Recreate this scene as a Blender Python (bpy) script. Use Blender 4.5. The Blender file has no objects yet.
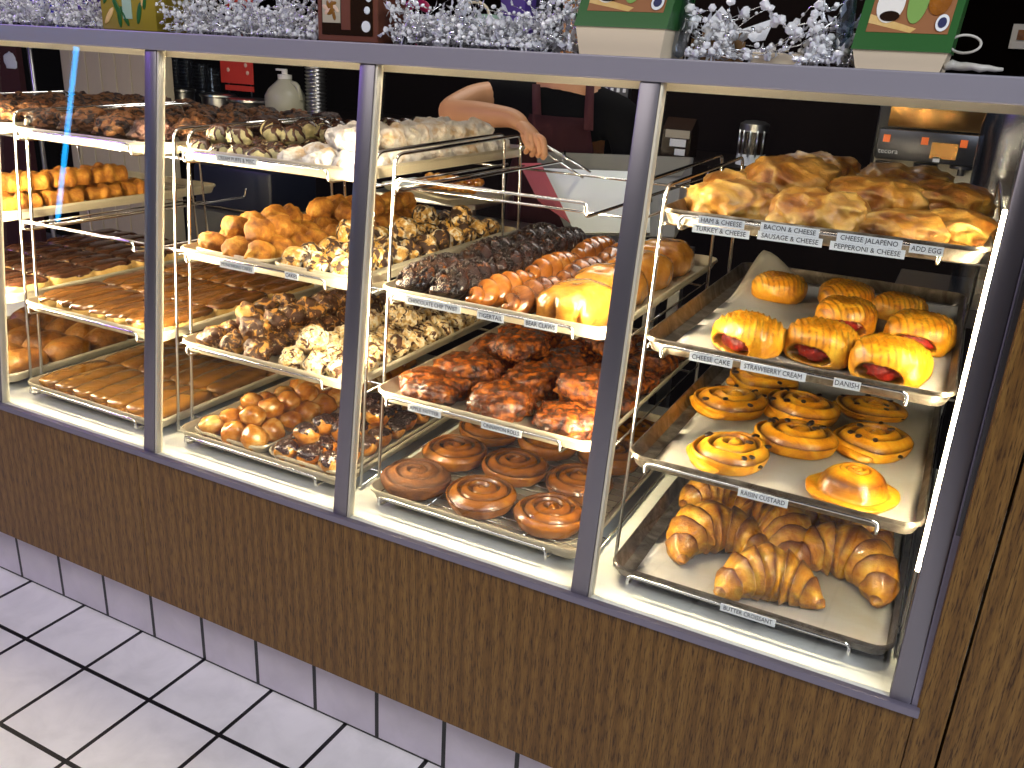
import bpy, bmesh, math, random
import numpy as np
from mathutils import Vector, Matrix, Euler, noise
PI = math.pi
S = bpy.context.scene
C = S.collection

# ------------------------------------------------------------------ camera
CAM = Vector((1.9492, -1.1119, 1.3429)); ROT = Euler((math.radians(69.4431), math.radians(-2.984), math.radians(27.3976)), 'XYZ'); FPX = 871.12
cam = bpy.data.cameras.new('camera'); camo = bpy.data.objects.new('camera', cam); C.objects.link(camo)
camo.location = CAM; camo.rotation_euler = ROT; cam.sensor_width = 36; cam.lens = FPX/1024*36; cam.clip_start = 0.02
S.camera = camo
RM = ROT.to_matrix()
def at(px, py, **k):
    d = RM @ Vector(((px-512)/FPX, -(py-384)/FPX, -1)); (a, v), = k.items(); i = 'xyz'.index(a)
    return CAM + d*((v-CAM[i])/d[i])

# ------------------------------------------------------------------ materials
def nt(name):
    m = bpy.data.materials.new(name); m.use_nodes = True; n = m.node_tree.nodes; l = m.node_tree.links
    return m, n, l, n['Principled BSDF']
def setp(b, **k):
    N = dict(base='Base Color', rough='Roughness', metal='Metallic', spec='Specular IOR Level', coat='Coat Weight', coatr='Coat Roughness', trans='Transmission Weight', ior='IOR', sss='Subsurface Weight', ssr='Subsurface Radius', sscale='Subsurface Scale', emit='Emission Color', es='Emission Strength', alpha='Alpha')
    for a, v in k.items():
        if a in ('base', 'emit') and len(v) == 3: v = (*v, 1)
        b.inputs[N[a]].default_value = v
def mat(name, base, rough=.5, **k):
    m, n, l, b = nt(name); setp(b, base=base, rough=rough, **k); return m
def coords(n, l, rnd=True):
    t = n.new('ShaderNodeTexCoord')
    if not rnd: return t.outputs['Object']
    oi = n.new('ShaderNodeObjectInfo'); mu = n.new('ShaderNodeMath'); mu.operation = 'MULTIPLY'; mu.inputs[1].default_value = 37.0
    l.new(oi.outputs['Random'], mu.inputs[0]); ad = n.new('ShaderNodeVectorMath'); ad.operation = 'ADD'
    l.new(t.outputs['Object'], ad.inputs[0]); l.new(mu.outputs[0], ad.inputs[1]); return ad.outputs[0]
def noise_node(n, l, vec, scale, detail=4, rough=.55, dist=0):
    x = n.new('ShaderNodeTexNoise'); x.inputs['Scale'].default_value = scale; x.inputs['Detail'].default_value = detail
    x.inputs['Roughness'].default_value = rough; x.inputs['Distortion'].default_value = dist; l.new(vec, x.inputs['Vector']); return x.outputs['Fac']
def ramp(n, l, fac, stops, interp='LINEAR'):
    r = n.new('ShaderNodeValToRGB'); r.color_ramp.interpolation = interp; e = r.color_ramp.elements
    while len(e) < len(stops): e.new(.5)
    for i, (p, c) in enumerate(stops): e[i].position = p; e[i].color = (*c, 1) if len(c) == 3 else c
    l.new(fac, r.inputs[0]); return r.outputs['Color']
def bump(n, l, b, h, strength=.5, dist=.002):
    x = n.new('ShaderNodeBump'); x.inputs['Strength'].default_value = strength; x.inputs['Distance'].default_value = dist
    l.new(h, x.inputs['Height']); l.new(x.outputs[0], b.inputs['Normal'])
def pastry(name, stops, scale=30, rough=.45, bs=.5, bscale=120, coat=0, over=None, detail=5, sss=0, dist=.3, tone=None):
    """noise-coloured baked dough; over = (scale, threshold, softness, colour) adds a topping colour in patches"""
    m, n, l, b = nt(name); v = coords(n, l); f = noise_node(n, l, v, scale, detail, .6, dist); col = ramp(n, l, f, stops)
    setp(b, rough=rough, coat=coat, coatr=.12)
    if over:
        for (sc, th, so, oc) in over:
            f2 = noise_node(n, l, v, sc, 3, .55, 1.2); r2 = ramp(n, l, f2, [(max(0, th-so), (0, 0, 0)), (min(1, th+so), (1, 1, 1))])
            mx = n.new('ShaderNodeMix'); mx.data_type = 'RGBA'; l.new(r2, mx.inputs[0]); l.new(col, mx.inputs[6]); mx.inputs[7].default_value = (*oc, 1); col = mx.outputs[2]
    if tone:
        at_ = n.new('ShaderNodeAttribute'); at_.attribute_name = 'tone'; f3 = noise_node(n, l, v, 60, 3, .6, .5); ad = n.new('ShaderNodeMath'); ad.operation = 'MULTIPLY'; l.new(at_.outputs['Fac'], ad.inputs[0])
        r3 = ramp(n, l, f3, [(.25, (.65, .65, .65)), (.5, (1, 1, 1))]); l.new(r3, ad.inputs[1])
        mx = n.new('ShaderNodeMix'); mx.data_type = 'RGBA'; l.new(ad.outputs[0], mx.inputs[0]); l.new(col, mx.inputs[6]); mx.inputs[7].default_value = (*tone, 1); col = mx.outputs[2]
    l.new(col, b.inputs['Base Color'])
    if sss: setp(b, sss=sss, sscale=.01)
    bump(n, l, b, noise_node(n, l, v, bscale, 5, .68), min(1, bs*1.3), .003)
    return m

M = {}
M['rail'] = mat('brushed_rail', (.34, .32, .37), .42, metal=.3)
M['alu'] = mat('anodised_aluminium', (.22, .205, .23), .34, metal=.75)
M['alu_light'] = mat('satin_channel', (.72, .66, .52), .4, metal=.2)
M['cream'] = mat('cream_lip', (.92, .80, .58), .5)
M['deck'] = mat('white_laminate', (.86, .86, .78), .22)
M['edge'] = mat('grey_edge_strip', (.22, .20, .26), .4, metal=.5)
M['chrome'] = mat('chrome_wire', (.78, .77, .76), .14, metal=1)
M['steel'] = mat('brushed_steel', (.55, .55, .56), .28, metal=1)
M['darksteel'] = mat('dark_steel', (.09, .09, .10), .3, metal=.8)
M['pan'] = mat('bright_aluminium_pan', (.60, .53, .39), .36, metal=.45)  # cream from the warm case lighting is put into the aluminium's base colour
M['rubber'] = mat('black_rubber', (.012, .012, .012), .5)
M['black'] = mat('black_plastic', (.012, .011, .012), .35)
M['card'] = mat('label_card', (.90, .92, .92), .5)
M['ink'] = mat('label_ink', (.02, .02, .03), .6)
M['paper'] = mat('white_paper', (.84, .90, .92), .7)
M['white_plastic'] = mat('white_plastic', (.78, .76, .70), .4)
M['cardboard'] = mat('brown_cardboard', (.30, .155, .055), .8)
M['skin'] = mat('skin', (.58, .285, .135), .5)
M['hair'] = mat('dark_hair', (.015, .010, .008), .5)
M['shirt'] = mat('black_cotton', (.0025, .0025, .003), .9, spec=.1)
M['apron'] = mat('maroon_apron', (.055, .008, .012), .85)
M['red'] = mat('red_cloth', (.40, .075, .10), .8)
M['redsign'] = mat('red_card', (.62, .045, .025), .5)
M['blue'] = mat('blue_card', (.015, .02, .10), .5); M['navy'] = mat('navy_plastic', (.006, .008, .020), .4); M['greybox'] = mat('grey_box', (.10, .10, .085), .7); M['greytray'] = mat('grey_tray', (.12, .12, .115), .5)
M['purple'] = mat('purple_gift_bag', (.10, .05, .28), .35)
M['bluefoil'] = mat('blue_foil', (.03, .04, .55), .25, metal=.3)
M['darkwall'] = mat('dark_wall', (.004, .0022, .0018), .9, spec=.05)
M['darkcab'] = mat('dark_cabinet', (.0045, .0018, .0014), .7, spec=.08)
M['green'] = mat('green_print', (.02, .12, .02), .35)
M['mustard'] = mat('mustard_bag', (.34, .25, .02), .4)
M['brownbox'] = mat('brown_box', (.16, .045, .02), .45)
M['pink'] = mat('pink_bow', (.65, .03, .12), .4)
M['ceramic'] = mat('pale_green_ceramic', (.40, .55, .42), .3)
M['beige'] = mat('beige_panel', (.50, .44, .32), .45)
M['syrup'] = mat('translucent_jug', (.58, .56, .42), .35, trans=.25)
M['orange'] = mat('orange_switch', (.75, .12, .02), .4, emit=(1, .2, .03), es=.35)
M['bronze'] = mat('bronze_panel', (.42, .22, .07), .22, metal=.9)
M['coffee'] = mat('coffee', (.02, .008, .003), .2)
M['silverbead'] = mat('silver_bead', (.85, .85, .88), .12, metal=1)
M['ribbon'] = mat('pale_ribbon', (.62, .58, .52), .4)
def glassy(name, tint, mixf, rough=.05, f0=.04):
    """thin clear sheet: see-through, with a reflection that grows towards grazing view"""
    m = bpy.data.materials.new(name); m.use_nodes = True; n = m.node_tree.nodes; l = m.node_tree.links; n.clear()
    def mth(op, a, b=None):
        x = n.new('ShaderNodeMath'); x.operation = op
        for i, q in enumerate((a, b)):
            if q is None: continue
            if isinstance(q, (int, float)): x.inputs[i].default_value = q
            else: l.new(q, x.inputs[i])
        return x.outputs[0]
    o = n.new('ShaderNodeOutputMaterial'); t = n.new('ShaderNodeBsdfTransparent'); t.inputs[0].default_value = (*tint, 1)
    g = n.new('ShaderNodeBsdfGlossy'); g.inputs['Roughness'].default_value = rough
    ge = n.new('ShaderNodeNewGeometry'); dt = n.new('ShaderNodeVectorMath'); dt.operation = 'DOT_PRODUCT'; l.new(ge.outputs['Normal'], dt.inputs[0]); l.new(ge.outputs['Incoming'], dt.inputs[1])
    c = mth('ABSOLUTE', dt.outputs['Value']); sch = mth('MULTIPLY_ADD', mth('POWER', mth('SUBTRACT', 1.0, c), 5.0), 1-f0); sch.node.inputs[2].default_value = f0+mixf
    mx = n.new('ShaderNodeMixShader'); l.new(sch, mx.inputs[0]); l.new(t.outputs[0], mx.inputs[1]); l.new(g.outputs[0], mx.inputs[2]); l.new(mx.outputs[0], o.inputs[0])
    return m
M['glass'] = glassy('window_glass', (.985, .99, .985), 0.0, .01, .03)
M['clearplastic'] = glassy('clear_plastic', (.62, .70, .82), .22, .2)
def beadmat():
    m, n, l, b = nt('crystal_bead'); setp(b, base=(.97, .96, .97), rough=.16, trans=.0, spec=.9, ior=1.5); return m
M['bead'] = beadmat()
M['leaf'] = mat('iridescent_film', (.92, .92, .96), .25, metal=.1)
M['frost'] = mat('frosted_wrap', (.62, .60, .66), .3, trans=.3)
def wood():
    m, n, l, b = nt('oak_laminate'); t = n.new('ShaderNodeTexCoord'); mp = n.new('ShaderNodeMapping'); mp.inputs['Scale'].default_value = (1, 1, .10)
    l.new(t.outputs['Object'], mp.inputs[0])
    big = noise_node(n, l, mp.outputs[0], 7, 2, .5, .4)
    w = n.new('ShaderNodeTexWave'); w.wave_type = 'BANDS'; w.bands_direction = 'X'; w.inputs['Scale'].default_value = 13; w.inputs['Distortion'].default_value = 8; w.inputs['Detail'].default_value = 3; w.inputs['Detail Scale'].default_value = .9; w.inputs['Detail Roughness'].default_value = .6
    l.new(mp.outputs[0], w.inputs[0])
    mp2 = n.new('ShaderNodeMapping'); mp2.inputs['Scale'].default_value = (1, 1, .075); l.new(t.outputs['Object'], mp2.inputs[0])
    fine = noise_node(n, l, mp2.outputs[0], 420, 3, .65, 0)
    c1 = ramp(n, l, w.outputs['Fac'], [(0, (.150, .070, .013)), (.45, (.190, .093, .018)), (1, (.225, .115, .025))])
    c2 = ramp(n, l, fine, [(.36, (.28, .22, .16)), (.47, (.80, .78, .74)), (.58, (1.0, 1.0, 1.0)), (.74, (1.15, 1.15, 1.1))])
    c3 = ramp(n, l, big, [(.3, (.86, .82, .78)), (.7, (1.0, 1.0, 1.0))])
    a = n.new('ShaderNodeMix'); a.data_type = 'RGBA'; a.blend_type = 'MULTIPLY'; a.inputs[0].default_value = 1; l.new(c1, a.inputs[6]); l.new(c2, a.inputs[7])
    a2 = n.new('ShaderNodeMix'); a2.data_type = 'RGBA'; a2.blend_type = 'MULTIPLY'; a2.inputs[0].default_value = 1; l.new(a.outputs[2], a2.inputs[6]); l.new(c3, a2.inputs[7])
    l.new(a2.outputs[2], b.inputs['Base Color']); setp(b, rough=.42, spec=.35); bump(n, l, b, fine, .15, .0006); return m
M['wood'] = wood()
def tiles(name, px, py, ox, oy, gw, axis2, col, grout=(.004, .004, .004)):
    """square tiles whose grout lines fall at x = ox + i*px and (axis2) = oy + j*py"""
    m, n, l, b = nt(name); t = n.new('ShaderNodeTexCoord'); s = n.new('ShaderNodeSeparateXYZ'); l.new(t.outputs['Object'], s.inputs[0])
    def line(sock, p, o, w):
        a = n.new('ShaderNodeMath'); a.operation = 'SUBTRACT'; l.new(sock, a.inputs[0]); a.inputs[1].default_value = o
        d = n.new('ShaderNodeMath'); d.operation = 'PINGPONG'; l.new(a.outputs[0], d.inputs[0]); d.inputs[1].default_value = p/2
        c = n.new('ShaderNodeMath'); c.operation = 'LESS_THAN'; l.new(d.outputs[0], c.inputs[0]); c.inputs[1].default_value = w/2; return c.outputs[0]
    A = line(s.outputs['X'], px, ox, gw)
    mxn = n.new('ShaderNodeMath'); mxn.operation = 'MAXIMUM'; l.new(A, mxn.inputs[0])
    if axis2: l.new(line(s.outputs[axis2], py, oy, gw), mxn.inputs[1])
    else: mxn.inputs[1].default_value = 0
    f = noise_node(n, l, t.outputs['Object'], 9, 5, .6, .5)
    base = ramp(n, l, f, [(.3, tuple(c*.86 for c in col)), (.6, col), (.8, tuple(min(1, c*1.04) for c in col))])
    mx = n.new('ShaderNodeMix'); mx.data_type = 'RGBA'; l.new(mxn.outputs[0], mx.inputs[0]); l.new(base, mx.inputs[6]); mx.inputs[7].default_value = (*grout, 1)
    l.new(mx.outputs[2], b.inputs['Base Color']); setp(b, rough=.35)
    inv = n.new('ShaderNodeMath'); inv.operation = 'SUBTRACT'; inv.inputs[0].default_value = 1; l.new(mxn.outputs[0], inv.inputs[1]); bump(n, l, b, inv.outputs[0], .6, .002)
    return m
M['floor'] = tiles('white_floor_tile', .2032, .2032, 0, -.0868, .0098, 'Y', (.90, .87, .84))
M['kick'] = tiles('kick_tile', .1614, 10, -.0323, 0, .0095, 'Z', (.66, .60, .68))
def worn():
    m, n, l, b = nt('worn_baking_pan'); v = coords(n, l); f = noise_node(n, l, v, 18, 6, .65, 1.2)
    c = ramp(n, l, f, [(.32, (.07, .050, .034)), (.52, (.22, .185, .145)), (.7, (.40, .36, .30))]); l.new(c, b.inputs['Base Color']); setp(b, metal=.85, rough=.30); return m
M['worn'] = worn()
def parch():
    m, n, l, b = nt('parchment'); v = coords(n, l); f = noise_node(n, l, v, 7, 4, .6, .5)
    l.new(ramp(n, l, f, [(.3, (.84, .76, .62)), (.6, (.93, .89, .80))]), b.inputs['Base Color']); setp(b, rough=.6); return m
M['parch'] = parch()
def lamp(name, col, s):
    m = bpy.data.materials.new(name); m.use_nodes = True; n = m.node_tree.nodes; l = m.node_tree.links; n.clear()
    o = n.new('ShaderNodeOutputMaterial'); e = n.new('ShaderNodeEmission'); e.inputs[0].default_value = (*col, 1); e.inputs[1].default_value = s; l.new(e.outputs[0], o.inputs[0]); return m
M['tube'] = lamp('case_tube_light', (1.0, .84, .55), 260)
M['tube_end'] = lamp('end_tube_light', (1.0, .84, .55), 420)
M['tube_top'] = lamp('case_top_light', (1.0, .88, .70), 18)
M['neon'] = lamp('blue_neon', (.02, .42, 1.0), 20)
M['neon2'] = lamp('violet_neon', (.22, .06, 1.0), 9)
# pastries
dough = [(.3, (.34, .11, .012)), (.5, (.60, .24, .030)), (.72, (.78, .40, .08))]
M['bun'] = pastry('golden_dough', dough, 25, .42)
M['pale'] = pastry('pale_dough', [(.3, (.72, .42, .10)), (.7, (.85, .60, .24))], 25, .5)
M['choc'] = pastry('chocolate_icing', [(.3, (.045, .014, .006)), (.7, (.10, .035, .014))], 20, .22, .15, 60, coat=.5)
M['caramel'] = pastry('caramel_icing', [(.3, (.085, .029, .005)), (.7, (.20, .076, .013))], 14, .2, .1, 50, coat=.6)
M['maple'] = pastry('maple_icing', [(.3, (.17, .068, .008)), (.7, (.34, .15, .022))], 14, .22, .15, 50, coat=.6)
M['fritter'] = pastry('fritter_glaze', [(.30, (.016, .004, .002)), (.48, (.12, .024, .003)), (.72, (.55, .15, .012))], 60, .22, 1.0, 230, coat=.45)
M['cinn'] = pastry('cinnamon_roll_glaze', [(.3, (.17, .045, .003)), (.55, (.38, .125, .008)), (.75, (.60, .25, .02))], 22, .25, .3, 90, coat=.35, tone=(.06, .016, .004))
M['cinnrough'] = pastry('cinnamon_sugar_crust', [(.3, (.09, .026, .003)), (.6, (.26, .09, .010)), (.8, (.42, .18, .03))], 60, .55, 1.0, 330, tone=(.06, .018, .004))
M['golden'] = pastry('crumb_hole', [(.3, (.17, .045, .004)), (.5, (.46, .17, .012)), (.72, (.76, .40, .06))], 40, .6, 1.0, 260)
M['coco'] = pastry('coconut_chocolate_hole', [(.3, (.34, .13, .015)), (.5, (.66, .38, .09)), (.60, (.88, .80, .62))], 75, .6, 1.0, 260, over=[(36, .50, .03, (.04, .013, .005)), (45, .64, .03, (.78, .42, .05))])
M['chochole'] = pastry('chocolate_drizzled_hole', [(.35, (.05, .016, .007)), (.6, (.09, .032, .013))], 40, .4, .7, 200, coat=.2, over=[(38, .56, .03, (.62, .30, .06)), (90, .64, .02, (.80, .62, .36))])
M['cocodriz'] = pastry('coconut_drizzle_hole', [(.3, (.40, .19, .04)), (.45, (.76, .52, .22)), (.6, (.88, .80, .62))], 110, .6, 1.0, 260, over=[(60, .56, .02, (.07, .022, .007))])
M['glazed'] = pastry('glazed_hole', [(.32, (.26, .06, .004)), (.5, (.56, .20, .014)), (.70, (.86, .55, .17))], 24, .18, .2, 70, coat=.8)
M['chocglaze'] = pastry('chocolate_glazed_hole', [(.3, (.72, .38, .09)), (.7, (.82, .52, .18))], 24, .3, .3, 90, coat=.4, over=[(28, .47, .03, (.035, .012, .007)), (190, .68, .02, (.75, .62, .52))])
M['puff'] = pastry('cream_puff_shell', [(.3, (.42, .36, .16)), (.6, (.62, .54, .28))], 30, .55, .6, 160)
M['sugar'] = pastry('powdered_sugar_puff', [(.35, (.62, .44, .26)), (.48, (.80, .74, .68)), (.7, (.90, .88, .86))], 26, .8, .7, 200)
M['flaky'] = pastry('flaky_pastry', [(.28, (.34, .10, .004)), (.45, (.62, .25, .010)), (.6, (.80, .43, .03)), (.78, (.92, .66, .14))], 26, .32, .8, 110, coat=.35, dist=2.5, tone=(.14, .028, .002))
M['flakypale'] = pastry('pale_flaky_pastry', [(.30, (.10, .024, .003)), (.43, (.24, .075, .006)), (.57, (.40, .18, .018)), (.78, (.62, .40, .09))], 13, .32, 1.0, 90, coat=.3, dist=1.6, tone=(.66, .45, .12))
M['danish'] = pastry('danish_pastry', [(.28, (.46, .12, .004)), (.5, (.80, .34, .012)), (.75, (.92, .56, .05))], 24, .30, .5, 120, coat=.4, dist=1.5, tone=(.065, .010, .001))
M['berry'] = pastry('strawberry_filling', [(.3, (.10, .002, .001)), (.6, (.42, .010, .002)), (.72, (.66, .05, .008))], 70, .3, .8, 160, coat=.2, over=[(45, .66, .03, (.80, .52, .36))])
M['creamfill'] = pastry('cream_filling', [(.3, (.75, .45, .30)), (.7, (.85, .66, .48))], 60, .3, .4, 120)
M['raisin'] = mat('raisin', (.018, .006, .005), .35)
M['muffin'] = pastry('muffin_top', [(.3, (.09, .030, .010)), (.5, (.22, .085, .026)), (.75, (.42, .20, .07))], 30, .6, .9, 130, over=[(45, .52, .03, (.022, .008, .005))])
M['chocmuffin'] = pastry('chocolate_muffin_top', [(.3, (.035, .012, .008)), (.7, (.085, .03, .018))], 40, .6, 1, 150)
M['liner'] = mat('brown_paper_liner', (.10, .045, .02), .6)
M['chipdough'] = pastry('chocolate_twist_glaze', [(.35, (.010, .003, .002)), (.58, (.045, .012, .005)), (.78, (.40, .13, .015))], 38, .25, .9, 200, coat=.5)
M['chip'] = mat('chocolate_chip', (.014, .005, .003), .3)
M['twist'] = pastry('glazed_twist', [(.3, (.22, .055, .008)), (.55, (.50, .16, .020)), (.78, (.74, .36, .08))], 22, .16, .25, 80, coat=.9)
M['tiger'] = pastry('tiger_twist_glaze', [(.36, (.09, .025, .008)), (.5, (.26, .085, .02)), (.72, (.56, .22, .05))], 26, .18, .4, 80, coat=.8)
M['claw'] = pastry('bear_claw_glaze', [(.3, (.36, .11, .012)), (.55, (.62, .27, .035)), (.78, (.84, .55, .16))], 18, .2, .4, 90, coat=.8, tone=(.30, .08, .01))

# ------------------------------------------------------------------ geometry helpers
def finish(name, bm, m, parent=None, smooth=True, loc=None, link=True):
    """mesh object; vertices given in world space; the origin goes to loc (or the parent's)"""
    me = bpy.data.meshes.new(name)
    L = Vector(parent['_o']) if parent is not None and '_o' in parent else (Vector(loc) if loc is not None else None)
    if parent is None and loc is None:
        xs = [v.co for v in bm.verts]; L = Vector(((min(v.x for v in xs)+max(v.x for v in xs))/2, (min(v.y for v in xs)+max(v.y for v in xs))/2, min(v.z for v in xs)))
    if L is not None: bmesh.ops.translate(bm, verts=bm.verts, vec=-L)
    bmesh.ops.recalc_face_normals(bm, faces=bm.faces)
    bm.to_mesh(me); bm.free()
    for mm in (m if isinstance(m, (list, tuple)) else [m]): me.materials.append(M[mm])
    if smooth: me.polygons.foreach_set('use_smooth', [True]*len(me.polygons))
    o = bpy.data.objects.new(name, me)
    if link: C.objects.link(o)
    if parent is not None: o.parent = parent
    else: o.location = L; o['_o'] = list(L)
    if smooth == 'auto': autosm(me)
    return o
def autosm(me, ang=math.radians(35)):
    bm = bmesh.new(); bm.from_mesh(me)
    for e in bm.edges: e.smooth = not (len(e.link_faces) == 2 and e.calc_face_angle(0) > ang)
    bm.to_mesh(me); bm.free()
def thing(name, loc, label, cat, group=None, link=True):
    o = bpy.data.objects.new(name, None); o.empty_display_size = .05
    if link: C.objects.link(o)
    o.location = loc; o['_o'] = list(loc); tag(o, label, cat, group); return o
def tag(o, label=None, cat=None, group=None, kind=None):
    if label: o['label'] = label
    if cat: o['category'] = cat
    if group: o['group'] = group
    if kind: o['kind'] = kind
    return o
def BM(): return bmesh.new()
def box(bm, x0, x1, y0, y1, z0, z1, bev=0, lean=0):
    vs = [bm.verts.new((x, y, z)) for z in (z0, z1) for y in (y0, y1) for x in (x0, x1)]
    F = [(0, 2, 3, 1), (4, 5, 7, 6), (0, 1, 5, 4), (2, 6, 7, 3), (0, 4, 6, 2), (1, 3, 7, 5)]
    fs = [bm.faces.new([vs[i] for i in f]) for f in F]
    if bev:
        es = list({e for f in fs for e in f.edges}); r = bmesh.ops.bevel(bm, geom=es, offset=bev, segments=2, affect='EDGES', profile=.5); vs = list({v for f in r['faces'] for v in f.verts} | {v for v in vs if v.is_valid})
    if lean:
        for v in vs:
            if v.is_valid: v.co.y += lean*(v.co.z-.55)
    return vs
def xform(bm, vs, m):
    for v in vs:
        if v.is_valid: v.co = m @ v.co
def fillet(pts, r, n=5):
    pts = [Vector(p) for p in pts]; out = [pts[0]]
    for i in range(1, len(pts)-1):
        a, b, c = pts[i-1], pts[i], pts[i+1]; u = (a-b); w = (c-b); rr = min(r, u.length*.49, w.length*.49); u.normalize(); w.normalize()
        p, q = b+u*rr, b+w*rr
        for k in range(n+1):
            t = k/n; out.append(p*(1-t)**2+b*2*t*(1-t)+q*t*t)
    out.append(pts[-1]); return out
def tube(bm, pts, r, n=8, closed=False, rs=None):
    pts = [Vector(p) for p in pts]; N = len(pts); rings = []
    t0 = (pts[1]-pts[0]).normalized(); nrm = t0.orthogonal().normalized()
    for i, p in enumerate(pts):
        if closed: t = (pts[(i+1) % N]-pts[i-1]).normalized()
        else: t = (pts[min(i+1, N-1)]-pts[max(i-1, 0)]).normalized()
        nrm = (nrm-t*nrm.dot(t)); nrm = nrm.normalized() if nrm.length > 1e-9 else t.orthogonal().normalized(); bn = t.cross(nrm)
        R = rs[i] if rs else r
        rings.append([bm.verts.new(p+(nrm*math.cos(2*PI*k/n)+bn*math.sin(2*PI*k/n))*R) for k in range(n)])
    for i in range(N if closed else N-1):
        a, b = rings[i], rings[(i+1) % N]
        for k in range(n): bm.faces.new((a[k], a[(k+1) % n], b[(k+1) % n], b[k]))
    if not closed: bm.faces.new(rings[0][::-1]); bm.faces.new(rings[-1])
    return rings
def surf(bm, fn, nu, nv):
    """closed surface: fn(u, v), v=0 and v=1 are poles; fn may also return how strongly baked the spot is"""
    lay = bm.verts.layers.float.get('tone') or bm.verts.layers.float.new('tone')
    def mk(u, v):
        q = fn(u, v); t = 0
        if isinstance(q, tuple): q, t = q
        w = bm.verts.new(q); w[lay] = t; return w
    b = mk(0, 0); t = mk(0, 1); rings = [[mk(i/nu, j/nv) for i in range(nu)] for j in range(1, nv)]
    for i in range(nu):
        k = (i+1) % nu; bm.faces.new((b, rings[0][k], rings[0][i])); bm.faces.new((t, rings[-1][i], rings[-1][k]))
        for j in range(nv-2): bm.faces.new((rings[j][i], rings[j][k], rings[j+1][k], rings[j+1][i]))
def lathe(bm, prof, n=32, c=(0, 0, 0), cap=True):
    rings = [[bm.verts.new((c[0]+r*math.cos(2*PI*k/n), c[1]+r*math.sin(2*PI*k/n), c[2]+z)) for k in range(n)] for r, z in prof]
    for a, b in zip(rings, rings[1:]):
        for k in range(n): bm.faces.new((a[k], a[(k+1) % n], b[(k+1) % n], b[k]))
    if cap: bm.faces.new(rings[0][::-1]); bm.faces.new(rings[-1])
def fbm(p, f, o=3):
    s = 0; a = 1
    for k in range(o): s += a*noise.noise(p*f*(2**k)); a *= .5
    return s
def sgnp(x, e): return math.copysign(abs(x)**e, x)
def blob(bm, rx, ry, rz, amp=.1, freq=30, seed=0, sub=4, e=1, flat=.7, oct=3, extra=None):
    lay = bm.verts.layers.float.get('tone') or bm.verts.layers.float.new('tone')
    r = bmesh.ops.create_icosphere(bm, subdivisions=sub, radius=1); o = Vector((seed*7.3, seed*3.1, seed*5.7))
    for v in r['verts']:
        d = v.co.normalized(); p = Vector((sgnp(d.x, e)*rx, sgnp(d.y, e)*ry, sgnp(d.z, e)*rz)); q = 1+amp*fbm(p+o, freq, oct)
        if extra:
            ex = extra(d, p+o)
            if isinstance(ex, tuple): v[lay] = ex[1]; ex = ex[0]
            q += ex
        p *= q; p.z = max(p.z, -rz*flat)+rz*flat; v.co = p
def shell(src, cond, off):
    """copy of the faces of src that satisfy cond, lifted along the normal"""
    src.normal_update(); bm = BM(); mp = {}
    for f in src.faces:
        if cond(f.calc_center_median()):
            vs = []
            for v in f.verts:
                if v.index not in mp: mp[v.index] = bm.verts.new(v.co+v.normal*off)
                vs.append(mp[v.index])
            try: bm.faces.new(vs)
            except ValueError: pass
    # skirt so that the icing has thickness
    for e in [e for e in bm.edges if len(e.link_faces) == 1]:
        a, b = e.verts; c = [bm.verts.new(v.co-Vector((v.co.x*.02, v.co.y*.02, off*1.6))) for v in (b, a)]; bm.faces.new((a, b, c[0], c[1]))
    bmesh.ops.remove_doubles(bm, verts=bm.verts, dist=1e-6)
    return bm
PROTO = []
def proto(name, bm, m, smooth=True):
    bm.verts.index_update(); o = finish(name, bm, m, None, smooth, loc=(0, 0, 0), link=False); PROTO.append(o); return o
def pchild(name, bm, m, parent):
    me = bpy.data.meshes.new(name); bmesh.ops.recalc_face_normals(bm, faces=bm.faces); bm.to_mesh(me); bm.free(); me.materials.append(M[m])
    me.polygons.foreach_set('use_smooth', [True]*len(me.polygons)); o = bpy.data.objects.new(name, me); o.parent = parent; PROTO.append(o); return o
def kids(o): return [c for c in PROTO if c.parent == o]
def put(src, loc, rz=0, sc=1, label=None, cat=None, group=None, rx=0, ry=0, keep=None):
    o = src.copy(); C.objects.link(o); o.location = loc; o.rotation_euler = (rx, ry, rz); o.scale = (sc, sc, sc) if not isinstance(sc, tuple) else sc
    tag(o, label, cat, group)
    for c in kids(src):
        if keep is not None and c.name.split('.')[0] not in keep: continue
        d = c.copy(); C.objects.link(d); d.parent = o
        for g in kids(c): h = g.copy(); C.objects.link(h); h.parent = d
    return o
ORD = ['front', 'second', 'third', 'fourth', 'fifth', 'sixth', 'seventh', 'eighth']
R_ = random.Random(5)

# ------------------------------------------------------------------ the room
def struct(name, bm, m, smooth=False): return tag(finish(name, bm, m, None, smooth, loc=(0, 0, 0)), kind='structure')
b = BM(); box(b, -4.5, 4.2, -4.2, 3.0, -.05, 0); struct('floor', b, 'floor')
b = BM(); box(b, -4.5, 4.2, 2.9, 3.0, 0, 2.7); struct('wall_back', b, 'darkwall')
b = BM(); box(b, -4.5, 4.2, .1, 3.0, 2.7, 2.75); struct('ceiling', b, 'darkwall')
b = BM(); box(b, -4.5, -4.4, .8, 2.9, 0, 2.7); struct('wall_left', b, 'darkwall')
b = BM(); box(b, 4.1, 4.2, .5, 2.9, 0, 2.7); struct('wall_right', b, 'darkwall')
b = BM(); box(b, -1.0, 3.2, .07, .09, 0, .20); o = struct('trim_1', b, 'kick')

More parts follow.
